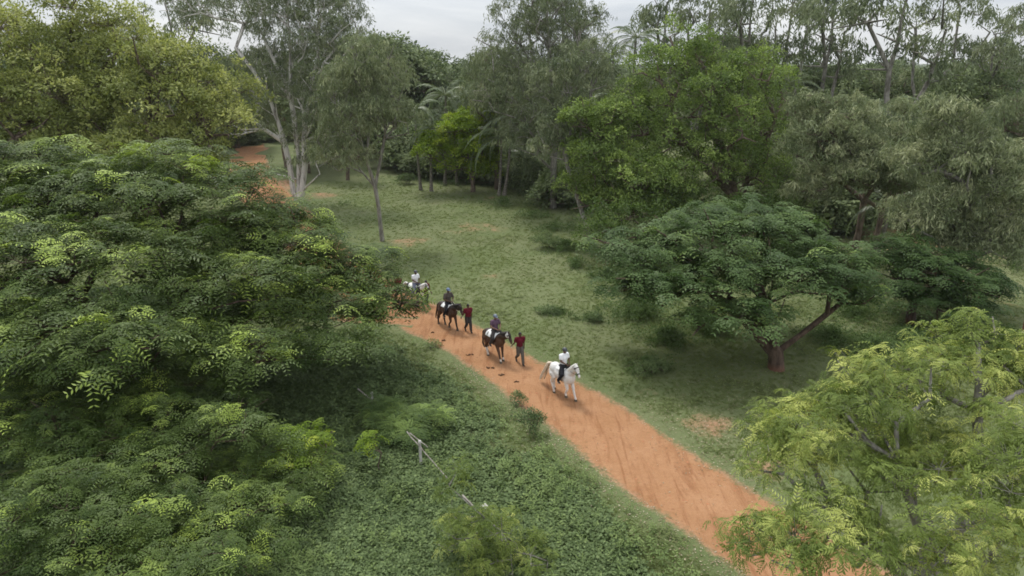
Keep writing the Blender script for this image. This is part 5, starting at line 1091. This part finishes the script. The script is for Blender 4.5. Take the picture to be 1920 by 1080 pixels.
# ------------------------------------------------------------------ people
M_SKIN = plain_mat('brown_skin', (.105, .052, .032), .5, .35, .06); M_HAIR = plain_mat('black_hair', (.010, .009, .008), .5, .4)
def person(loc, rz, label, J, shirt, trousers, helmet=None, shoe=(.05, .035, .028), sleeve=.55, skin=None, scale=1.0, cap_r=1.0, boots=False):
    """J: joints hip, chest, neck, head and l/r shoulder, elbow, wrist, knee, ankle, toe in the person's own frame"""
    root = empty('person', loc, rz, label=label, cat='person', group=None); root.scale = (scale,) * 3
    g = {k: Vector(v) for k, v in J.items()}; SK = skin or M_SKIN; hip, chest, neck, hd = g['hip'], g['chest'], g['neck'], g['head']; fw = g.get('face', Vector((1, 0, 0)))
    S = [ellipsoid(hip, (.12, .155, .12)), ellipsoid(chest, (.115, .165, .17))] + chain((hip, .12), (chest, .13)) + chain((chest + Vector((0, 0, .1)), .07), (neck, .055), (hd - Vector((0, 0, .05)), .055))
    S += [ellipsoid(hd, (.095, .076, .115)), ellipsoid(hd + fw * .045 - Vector((0, 0, .065)), (.048, .045, .045)), capsule(hd + fw * .09 + Vector((0, 0, .01)), .010, hd + fw * .112 - Vector((0, 0, .02)), .014, 8, 2)]
    for s in ('l', 'r'):
        sg = 1 if s == 'l' else -1; S.append(ellipsoid(hd + Vector((0, sg * .080, -.01)), (.02, .012, .03), n=8, m=5))
        S += chain((g[s + 'sh'], .062), (g[s + 'el'], .044), (g[s + 'wr'], .028)); S += chain((hip + Vector((0, sg * .075, -.02)), .095), (g[s + 'kn'], .062), (g[s + 'an'], .040)) + chain((g[s + 'an'] - Vector((0, 0, .03)), .038), (g[s + 'to'], .032))
    X = []
    for s in ('l', 'r'):                                  # palm, four unequal curled fingers and the thumb
        sg = 1 if s == 'l' else -1; wr, el = g[s + 'wr'], g[s + 'el']; d = (wr - el).normalized(); sdv = d.cross(Vector((0, sg, .01))).normalized(); 
        if sdv.length < .1: sdv = Vector((1, 0, 0))
        nn = d.cross(sdv).normalized(); X.append(capsule(wr, .026, wr + d * .075, .034, 8, 2))
        for k, ln in enumerate((.070, .080, .075, .058)):
            b0 = wr + d * .085 + sdv * (.030 - .020 * k); b1 = b0 + d * ln * .5 + nn * .008; b2 = b1 + d * ln * .28 + nn * ln * .42; X += [capsule(b0, .010, b1, .009, 6, 2), capsule(b1, .009, b2, .007, 6, 2)]
        t0 = wr + d * .025 + sdv * .028; t1 = t0 + d * .03 + sdv * .028; X += [capsule(t0, .013, t1, .011, 6, 2), capsule(t1, .011, t1 + d * .032 + nn * .01, .009, 6, 2)]
    link('body', fuse('body', S, .016, 3, X), SK, root)
    for sg in (-1, 1): link('eye', poly_mesh('eye', *ellipsoid(hd + fw * .083 + Vector((0, sg * .033, .012)), (.012, .015, .010), n=8, m=5)), M_EYE, root)
    link('mouth', poly_mesh('mouth', *ellipsoid(hd + fw * .092 - Vector((0, 0, .062)), (.008, .024, .007), n=8, m=4)), plain_mat('lips', (.10, .035, .03), .5), root)
    # shirt
    T = [ellipsoid(chest, (.155, .22, .20)), ellipsoid(hip + Vector((0, 0, .08)), (.15, .185, .12))] + chain((hip + Vector((0, 0, .06)), .145), (chest, .155)) + chain((g['lsh'], .092), (neck - Vector((0, 0, .05)), .075), (g['rsh'], .092))
    for s in ('l', 'r'): T += chain((g[s + 'sh'], .092), (g[s + 'sh'].lerp(g[s + 'el'], sleeve / .62 if sleeve < .62 else 1), .082))
    if sleeve > .7:
        for s in ('l', 'r'): T += chain((g[s + 'el'], .062), (g[s + 'wr'].lerp(g[s + 'el'], .15), .042))
    link('shirt', fuse('shirt', T, .018, 3), shirt, root)
    link('collar', poly_mesh('collar', *ellipsoid(neck - Vector((0, 0, .045)), (.078, .082, .03), n=12, m=6)), shirt, root)
    Z = [ellipsoid(hip, (.135, .170, .12))]
    for s in ('l', 'r'): sg = 1 if s == 'l' else -1; Z += chain((hip + Vector((0, sg * .080, -.03)), .120), (g[s + 'kn'], .088), (g[s + 'an'] + Vector((0, 0, .05)), .072))
    link('trousers', fuse('trousers', Z, .018, 3), trousers, root)
    sm = plain_mat('shoe_leather', shoe, .6, .3)
    for s in ('l', 'r'):
        a, t_ = g[s + 'an'], g[s + 'to']; q = [ellipsoid(a.lerp(t_, .5) + Vector((0, 0, -.01)), ((t_ - a).length * .62, .050, .045), (0, -math.asin(max(-1, min(1, (t_.z - a.z + .03) / max(.05, (t_ - a).length)))) , math.atan2((t_ - a).y, (t_ - a).x)))] + chain((a + Vector((0, 0, .03)), .050), (a - Vector((0, 0, .03)), .046))
        if boots: q += chain((g[s + 'kn'].lerp(a, .25), .086), (a, .060))
        link('shoe', fuse('shoe', q, .014, 2), sm, root)
    if helmet:
        V, F = ellipsoid(hd + Vector((0, 0, .045)), (.130 * cap_r, .112 * cap_r, .115 * cap_r), n=18, m=12); V = [Vector((p.x, p.y, max(p.z, hd.z + .012))) for p in V]
        h = link('helmet', poly_mesh('helmet', V, F), helmet, root); pk = [ellipsoid(hd + fw * .125 + Vector((0, 0, .035)), (.065, .075, .010), (0, .2, 0), 12, 6)]; link('peak', poly_mesh('peak', *join(pk)), helmet, h)
        link('chin_strap', poly_mesh('chin_strap', *join([capsule(hd + Vector((.01, s * .085, .02)), .007, hd + fw * .05 + Vector((0, s * .02, -.115)), .007, 6, 2) for s in (-1, 1)])), M_STRAP, h)
    else:
        link('hair', fuse('hair', [ellipsoid(hd + Vector((-.015, 0, .035)), (.100, .086, .098)), ellipsoid(hd + Vector((-.045, 0, -.01)), (.062, .080, .085))], .014, 2), M_HAIR, root)

    return root
def rider_joints(face=(1, 0, 0), lean=0.0, arm=0.0):
    # origin at the ground under the saddle; seat at z = 1.50
    return dict(hip=(.04, 0, 1.60), chest=(.06 + lean, 0, 1.92), neck=(.08 + lean * 1.3, 0, 2.14), head=(.11 + lean * 1.5, 0, 2.27), face=face,
        lsh=(.06 + lean, .185, 2.05), rsh=(.06 + lean, -.185, 2.05), lel=(.13 + lean, .235 + arm, 1.80), rel=(.13 + lean, -.235 - arm, 1.80), lwr=(.36, .09, 1.70), rwr=(.36, -.09, 1.70),
        lkn=(.36, .335, 1.26), rkn=(.36, -.335, 1.26), lan=(.18, .40, .90), ran=(.18, -.40, .90), lto=(.33, .42, .86), rto=(.33, -.42, .86))
def walk_joints(front='l', stride=.30, lead=None, arm=.16, hd_turn=(1, 0, 0)):
    s, o = (front, 'r' if front == 'l' else 'l'); sy = {'l': 1, 'r': -1}
    J = dict(hip=(0, 0, .94), chest=(.02, 0, 1.24), neck=(.03, 0, 1.46), head=(.055, 0, 1.60), face=hd_turn, lsh=(.02, .19, 1.39), rsh=(.02, -.19, 1.39))
    J[s + 'kn'] = (stride * .62, sy[s] * .09, .50); J[s + 'an'] = (stride * .95, sy[s] * .09, .085); J[s + 'to'] = (stride * .95 + .16, sy[s] * .10, .055)
    J[o + 'kn'] = (.02, sy[o] * .09, .49); J[o + 'an'] = (-stride * 1.05, sy[o] * .09, .15); J[o + 'to'] = (-stride * 1.05 + .14, sy[o] * .10, .035)
    J[s + 'el'] = (-arm * .8, sy[s] * .26, 1.12); J[s + 'wr'] = (-arm * .9, sy[s] * .27, .86); J[o + 'el'] = (arm * .3, sy[o] * .26, 1.11); J[o + 'wr'] = (arm * 1.4, sy[o] * .26, .88)
    if lead: J[lead[0] + 'el'], J[lead[0] + 'wr'] = lead[1], lead[2]
    return J
def cloth_mat(name, c, var=.12): return plain_mat(name, c, .85, .12, var, 9, .25)
MAROON = cloth_mat('dark_red_polo', (.105, .011, .021)); MAROON2 = cloth_mat('faded_red_polo', (.12, .014, .024))
GREYTR = cloth_mat('grey_trousers', (.10, .088, .075)); DARKTR = cloth_mat('charcoal_trousers', (.045, .040, .040)); BLACKTR = cloth_mat('black_trousers', (.018, .018, .022)); BLUETR = cloth_mat('blue_grey_jeans', (.13, .14, .19)); KHAKI = cloth_mat('light_breeches', (.34, .29, .27))
WHITESH = cloth_mat('white_shirt', (.78, .78, .80), .05); PURPLE = cloth_mat('purple_grey_polo', (.115, .070, .105)); BROWNSH = cloth_mat('brown_grey_shirt', (.085, .070, .062))
HEL_D = plain_mat('dark_grey_helmet', (.045, .05, .058), .35, .5, .08); HEL_B = plain_mat('blue_grey_helmet', (.13, .16, .21), .3, .5, .08); HEL_C = plain_mat('blue_helmet', (.10, .15, .26), .3, .5, .1)
LIGHTSK = plain_mat('light_brown_skin', (.22, .12, .08), .5, .35, .06)

def hd_dir(a, b): p, q = at(*a), at(*b); return math.atan2(q.y - p.y, q.x - p.x), (p + q) / 2
def G(p): return (p.x, p.y, gzf(p.x, p.y) + .016)
# 1 white horse in front
rz, c = hd_dir((1034, 727), (1075, 747)); rz -= .08
horse(G(c), rz, 'white horse with dark noseband leading the file', coat_white, [(.30, 0), (-.02, .12), (-.10, .0), (.22, 0)], (.93, 1.80, 1.22, 1.42, -.05),
      [(-.84, 0, 1.36), (-1.02, 0, 1.28), (-1.18, 0, .98), (-1.36, 0, .62), (-1.55, .02, .25)], (.66, .63, .58), (.60, .50, .38), cloth=True, cloth_ext=(-.26, .30, 1.7))
person(G(c), rz, 'rider in white T-shirt, black trousers and dark helmet on the white horse', rider_joints(lean=.0), WHITESH, BLACKTR, HEL_D, (.03, .025, .02), .30)
# 2 brown horse with white feet
rz2, c2 = hd_dir((915.5, 662), (940, 675)); rz2 -= .04
horse(G(c2), rz2, 'brown horse with white hind legs, white blaze and large white saddle cloth', coat_brown, [(.10, 0), (.26, .0), (-.26, .03), (.24, 0)], (1.06, 1.64, 1.30, 1.24, .10),
      [(-.84, 0, 1.32), (-.95, 0, 1.18), (-.98, 0, .85), (-.92, 0, .55), (-.78, 0, .40)], (.020, .014, .012), (.022, .015, .012), cloth=True, cloth_ext=(-.42, .42, 2.5), emblem='3')
person(G(c2), rz2, 'rider in purple grey polo shirt on the brown horse with the large white cloth', rider_joints(lean=-.02, arm=.06), PURPLE, DARKTR, HEL_B, (.03, .02, .018), .30, LIGHTSK)
# 3 dark horse
rz3, c3 = hd_dir((831, 609.5), (851, 618)); rz3 -= .06
horse(G(c3), rz3, 'very dark brown horse with small white saddle cloth, farther of the two brown ones', coat_brown2, [(.22, 0), (-.14, .14), (.10, 0), (-.14, .0)], (1.06, 1.60, 1.28, 1.18, .06),
      [(-.84, 0, 1.32), (-.96, 0, 1.16), (-1.02, 0, .85), (-1.06, 0, .55), (-1.12, 0, .32)], (.014, .011, .010), (.030, .018, .014), cloth=True, cloth_ext=(-.32, .38, 2.1))
person(G(c3), rz3, 'rider in brown grey shirt and blue helmet on the very dark horse', rider_joints(lean=-.02, arm=.08), BROWNSH, BLACKTR, HEL_C, (.03, .02, .018), .42)
# 4 piebald horse, partly behind the rain tree
c4 = at(780, 575); rz4 = R(-47)
horse(G(c4), rz4, 'black and white patched horse half hidden by the rain tree branch', coat_pied, [(.20, 0), (-.12, .10), (.1, 0), (-.2, 0)], (1.06, 1.66, 1.30, 1.28, .06),
      [(-.84, 0, 1.34), (-.98, 0, 1.38), (-1.15, 0, 1.22), (-1.26, 0, .95), (-1.30, 0, .65)], (.62, .60, .56), (.62, .60, .56), cloth=True, cloth_ext=(-.34, .30, 1.9))
person(G(c4), rz4, 'rider in white shirt and blue grey jeans on the patched horse', rider_joints(), WHITESH, BLUETR, HEL_D, (.03, .02, .018), .30)
# leaders on foot
def leader(u, v, rz_, label, J, sh, tr, scale=1.0, cg='grooms in dark red shirts'):
    p = at(u, v); o = person(G(p), rz_, label, J, sh, tr, None, (.035, .028, .024), .30, scale=scale); o['group'] = cg; return o
leader(974.5, 677.5, rz2 - .35, 'man in dark red polo and grey trousers leading the brown horse with the large cloth', walk_joints('l', .34, ('r', (-.06, -.27, 1.12), (-.16, -.36, .98))), MAROON, GREYTR, 1.0)
leader(878, 621, rz3 - .25, 'man in dark red polo walking at the head of the very dark horse', walk_joints('l', .24, ('r', (-.04, -.25, 1.12), (-.02, -.36, 1.0))), MAROON2, DARKTR, .98)
leader(799.5, 571, rz4 + .1, 'man in dark red shirt half hidden beside the head of the patched horse', walk_joints('r', .22, ('r', (-.04, -.25, 1.12), (-.10, -.38, 1.0))), MAROON2, DARKTR, .95)
leader(748, 563, rz4, 'man in dark red shirt behind the rain tree branch, last of the file', walk_joints('l', .25), MAROON, GREYTR, 1.0)
# lead ropes
def rope(label, horse_c, hrz, mz, man_uv, mrz, wr, s=1.0):
    Mh = Matrix.Rotation(hrz, 4, 'Z'); a = Vector(G(horse_c)) + Mh @ Vector(mz); p = at(*man_uv); b_ = Vector(G(p)) + Matrix.Rotation(mrz, 4, 'Z') @ (Vector(wr) * s)
    pts = [a.lerp(b_, t) + Vector((0, 0, -.18 * 4 * t * (1 - t))) for t in np.linspace(0, 1, 7)]; S = []
    for i in range(6): S.append(capsule(pts[i] - a, .010, pts[i + 1] - a, .010, 6, 2))
    o = link('lead_rope', poly_mesh('lead_rope', *join(S)), M_ROPE, label=label, cat='rope', group='lead ropes'); o.location = a
rope('thin lead rope between the brown horse with the large cloth and its groom', c2, rz2, (1.26, .14, 1.20), (974.5, 677.5), rz2 - .35, (-.18, -.37, .93))
rope('thin lead rope between the very dark horse and its groom', c3, rz3, (1.24, .08, 1.14), (878, 621), rz3 - .25, (-.02, -.37, .96), .98)

# ------------------------------------------------------------------ droppings on the path
M_DUNG = plain_mat('dark_dropping', (.085, .045, .026), .9, .1, .3, 20, .5)
for i, (u, v, r, lab) in enumerate([(833, 639, .11, 'small dark droppings on the path below the very dark horse'), (881, 666, .17, 'dark droppings on the path left of the brown horse hind feet'), (918, 688, .2, 'widest heap of dark droppings, in the middle of the path'), (940, 701, .13, 'dark droppings just in front of the widest heap'),
                                   (968, 714, .12, 'dark droppings nearest to the white horse tail'), (811, 624, .07, 'tiny dark droppings at the left verge, farthest off')]):
    p = at(u, v); S = []; r_ = random.Random(i)
    for k in range(12): a = r_.uniform(0, 6.28); q = r * r_.random() * .75; S.append(ellipsoid((math.cos(a) * q * 1.5, math.sin(a) * q, .035), (r_.uniform(.035, .06), .035, .028), (0, 0, a), 8, 5))
    o = link('dung_pile', poly_mesh('dung_pile', *join(S)), M_DUNG, label=lab, cat='droppings', group='droppings on the path'); o.location = (p.x, p.y, gzf(p.x, p.y) + .01)

# ------------------------------------------------------------------ broken fence in the creepers
M_CONC = plain_mat('weathered_concrete', (.42, .40, .37), .9, .15, .25, 6, .4); M_POLE = bark_mat('bleached_pole', (.16, .14, .12), (.34, .31, .27), 6, .2, .3)
def boxy(sx, sy, sz, taper=.9, n=5, j=.006, seed=0):
    r = random.Random(seed); V, F = [], []
    for i in range(n + 1):
        t = i / n; k = 1 - (1 - taper) * t; c_ = .82 if i == n else 1
        for a, b_ in ((-1, -1), (1, -1), (1, 1), (-1, 1)): V.append((a * sx / 2 * k * c_ + r.uniform(-j, j), b_ * sy / 2 * k * c_ + r.uniform(-j, j), sz * t + (-.012 if i == n - 1 and False else 0)))
    for i in range(n):
        for q in range(4): F.append((i * 4 + q, i * 4 + (q + 1) % 4, (i + 1) * 4 + (q + 1) % 4, (i + 1) * 4 + q))
    F += [(3, 2, 1, 0), tuple(n * 4 + q for q in range(4))]; return V, F
def fpost(u, vt, zt, h, w, label, rot=0, tilt=0):
    p = at(u, vt, zt); z0 = gzf(p.x, p.y); root = empty('fence_post', (p.x, p.y, z0), rot, label=label, cat='fence post', group='concrete posts of the broken fence'); root.rotation_euler[0] = tilt
    link('post', poly_mesh('post', *boxy(w, w, zt - z0 - .03, seed=int(u)), False), M_CONC, root); o = link('cap', poly_mesh('cap', *boxy(w * 1.25, w * 1.25, .07, .85, 2, seed=int(u) + 1), False), M_CONC, root); o.location = (0, 0, zt - z0 - .03)
fpost(787, 828, 1.1, 1.3, .10, 'upright concrete fence post with pale top beside the longest fallen rail', .4)
fpost(697, 737, 1.1, 1.2, .11, 'thin concrete fence post with white top, farthest from the camera', .3)
fpost(905, 947, .75, .7, .20, 'short broken concrete post stump, nearest to the camera', .7, .12)
def rail(a, b_, za, zb, r, label):
    p, q = at(*a, za), at(*b_, zb); rg2 = random.Random(int(a[0])); pts = [p.lerp(q, t / 8) + Vector((rg2.uniform(-.015, .015), 0, rg2.uniform(-.012, .012))) for t in range(9)]
    o = link('fallen_rail', poly_mesh('fallen_rail', *join([capsule(pts[i] - p, r * (1 - .03 * i), pts[i + 1] - p, r * (1 - .03 * (i + 1)), 8, 2) for i in range(8)])), M_POLE, label=label, cat='rail', group='wooden rails of the broken fence'); o.location = p
rail((763, 810), (838, 896), 1.1, .65, .024, 'longest bleached rail slanting down in front of the upright post')
rail((769, 812), (802, 838), 1.1, .98, .022, 'short rail resting on the pale top of the upright post')
rail((672, 729), (714, 767), 1.05, .75, .035, 'far rail sunk in creepers by the thin post')
rail((868, 929), (886, 948), .75, .65, .038, 'near rail end leading to the broken post stump')

# ------------------------------------------------------------------ brown post at the right edge
p = at(1914, 652); root = empty('timber_post', (p.x, p.y, 0), .2, label='upright reddish brown timber post cut by the right edge of the picture', cat='post')
V, F = [], []
for i in range(13):
    for j in range(10): a = j * .628; rr = .15 * (1 - .02 * i) * (1 + .05 * math.sin(j * 3 + i)); V.append((math.cos(a) * rr + .02 * math.sin(i * .7), math.sin(a) * rr, i * .28))
for i in range(12):
    for j in range(10): F.append((i * 10 + j, i * 10 + (j + 1) % 10, (i + 1) * 10 + (j + 1) % 10, (i + 1) * 10 + j))
F.append(tuple(120 + j for j in range(10))); link('post', poly_mesh('post', V, F), bark_mat('red_brown_timber', (.12, .05, .03), (.24, .115, .075), 5, .2, .5), root)
link('band', poly_mesh('band', *join([ellipsoid((0, 0, .9), (.165, .165, .05), n=14, m=6)])), plain_mat('pale_paint_band', (.5, .48, .45), .8), root)

# ------------------------------------------------------------------ air
V, F = [], []
for z in (-1.0, 27.0):
    for a, b_ in ((-5200, -1100), (5200, -1100), (5200, 7000), (-5200, 7000)): V.append((a, b_, z))
F = [(3, 2, 1, 0), (4, 5, 6, 7), (0, 1, 5, 4), (1, 2, 6, 5), (2, 3, 7, 6), (3, 0, 4, 7)]
m, nt = new_mat('thin_haze'); pv = N(nt, 'ShaderNodeVolumePrincipled'); pv.inputs['Density'].default_value = .00012; pv.inputs['Color'].default_value = (.93, .95, 1, 1); pv.inputs['Anisotropy'].default_value = .2
o = N(nt, 'ShaderNodeOutputMaterial'); nt.links.new(pv.outputs[0], o.inputs['Volume'])
link('haze', poly_mesh('haze', V, F, False), m, kind='stuff', label='thin pale haze over the whole wooded plain')
